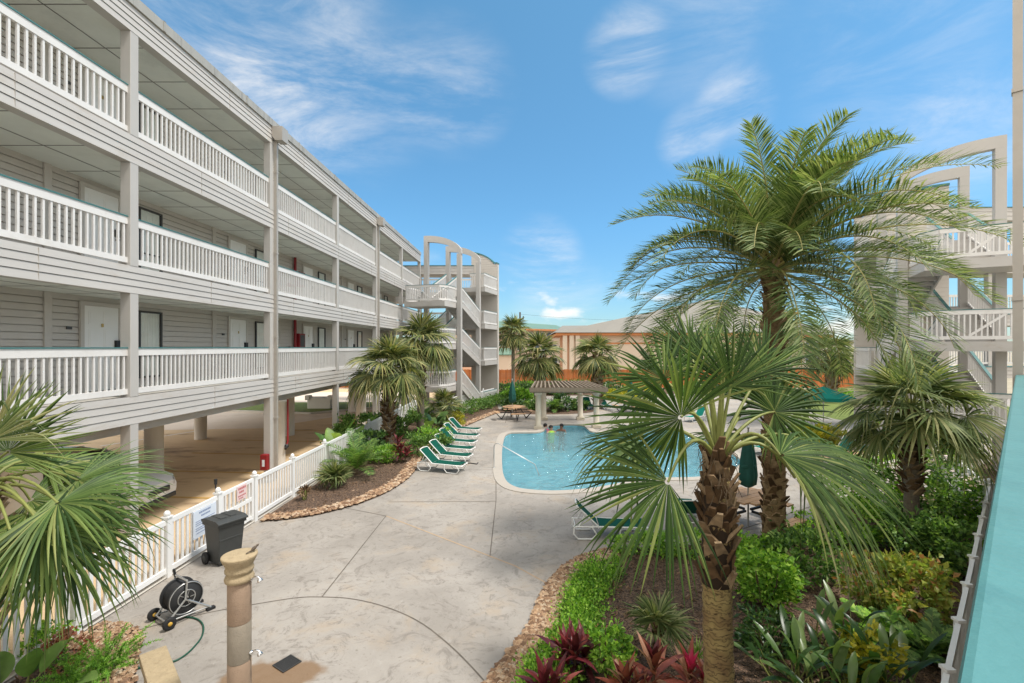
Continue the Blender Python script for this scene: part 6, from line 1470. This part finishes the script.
# ------------------------------------------------------------------ the parked car
def car(label, loc, rz):
    t = thing('parked_car', label, 'car', tuple(loc), rz)      # nose towards +x
    prof = [(-2.25,.42,.80),(-2.28,.70,.86),(-2.22,.98,.86),(-2.05,1.05,.86),(2.0,1.0-.02,.80),(2.22,.82,.78),(2.27,.60,.78),(2.20,.34,.76)]
    b = MB()
    # lower body lofted from nose to tail
    st = [(-2.28,.40,.92,.72),(-2.22,.30,1.04,.82),(-1.9,.26,1.07,.88),(-1.0,.24,1.06,.91),(0,.24,1.04,.92),(1.0,.24,1.03,.91),(1.7,.26,.97,.88),(2.08,.30,.86,.80),(2.24,.36,.72,.66)]
    ring = []
    for x, z0, z1, hw in st:
        zm = (z0+z1)/2
        ring.append([(x,-hw*.93,z0),(x,-hw,z0+.12),(x,-hw*1.0,zm+.08),(x,-hw*.95,z1-.04),(x,-hw*.80,z1),(x,0,z1+.03),(x,hw*.80,z1),(x,hw*.95,z1-.04),(x,hw,zm+.08),(x,hw,z0+.12),(x,hw*.93,z0)])
    n = 11; vs = [p for r_ in ring for p in r_]
    b.add(vs, [(i*n+j,(i+1)*n+j,(i+1)*n+(j+1)%n,i*n+(j+1)%n) for i in range(len(st)-1) for j in range(n)], 0, True)
    b.add(ring[0], [tuple(range(n))]); b.add(ring[-1], [tuple(range(n-1,-1,-1))]); bo = b.build('body', M['car'], t, recalc=True)
    cab = [(-2.05,1.05,.78,1.06),(-1.75,1.50,.66,1.5),(-1.1,1.62,.64,1.62),(-.1,1.64,.64,1.64),(.35,1.56,.63,1.56),(1.05,1.06,.76,1.08)]
    g = MB(); vs = []; 
    for x, z, hw, _ in cab: vs += [(x,-min(.84,hw+.14),1.02),(x,-hw,z-.02),(x,-hw*.8,z),(x,hw*.8,z),(x,hw,z-.02),(x,min(.84,hw+.14),1.02)]
    g.add(vs, [(i*6+j,(i+1)*6+j,(i+1)*6+j+1,i*6+j+1) for i in range(5) for j in range(5)], 0, False); g.build('windows', M['carglass'], t, recalc=True)
    rf = MB(); vs = []
    for x, z, hw, _ in cab[1:5]: vs += [(x,-hw*.98,z-.01),(x,-hw*.8,z+.02),(x,hw*.8,z+.02),(x,hw*.98,z-.01)]
    rf.add(vs, [(i*4+j,(i+1)*4+j,(i+1)*4+j+1,i*4+j+1) for i in range(3) for j in range(3)], 0, True)
    for s in (-1,1):
        for (x0,z0,y0,x1,z1,y1) in ((-2.03,1.05,.86,-1.74,1.50,.68),(-.30,1.03,.86,-.18,1.62,.67),(1.10,1.03,.82,.33,1.56,.66)): rf.bar((x0,s*y0,z0),(x1,s*y1,z1),.07,.06)
    rf.build('roof', M['car'], t)
    for x in (-1.38,1.38):
        for s in (-1,1):
            Mx = axis_m(V((x,s*.83,.34)), (0,s,0)); b = MB(); b.lathe([(.20,-.10),(.33,-.10),(.345,0),(.33,.10),(.20,.105)], (0,0,0), 28, 0, True, Mx); w = b.build('wheel', M['rubber'], t)
            b = MB(); b.lathe([(.02,.10),(.06,.112),(.17,.095),(.205,.108),(.20,.08)], (0,0,0), 20, 0, True, Mx)
            b.build('rim', M['steel'], w)
    for s in (-1,1):
        b = MB(); b.add([(2.02,s*.80,.80),(2.225,s*.55,.74),(2.25,s*.55,.62),(2.08,s*.80,.66)], [(0,1,2,3)]); b.add([(2.05,s*.805,.81),(2.245,s*.56,.75),(2.27,s*.56,.61),(2.11,s*.805,.65)], [(0,1,2,3)]); b.build('headlight', M['lampglass'], t)
        b = MB(); b.ball((.85,s*.98,1.08), .11, 10, 0, .6, 1, .7); b.build('mirror', M['car'], t)
    b = MB(); b.box((2.225,-.36,.50),(2.285,.36,.64)); b.box((2.2,-.62,.28),(2.27,.62,.40)); b.build('grille', M['black'], t, bevel=.02)
    b = MB(); b.box((2.288,-.18,.44),(2.294,.18,.52)); b.build('plate', M['planter'], t)
    for s in (-1,1):
        for x in (-1.55,-.25,1.05): b = MB(); b.box((x,s*.921-.004,.36),(x+.012,s*.921+.004,1.0)); b.build('door_seam', M['darkframe'], t)
        for x in (-.55,.75): b = MB(); b.box((x,s*.93-.012,.86),(x+.18,s*.93+.012,.89)); b.build('door_handle', M['car'], t)
    return t
car('pale silver car parked under the motel, seen through the left palm leaves', (-11.75,11.75,0), R_(4))
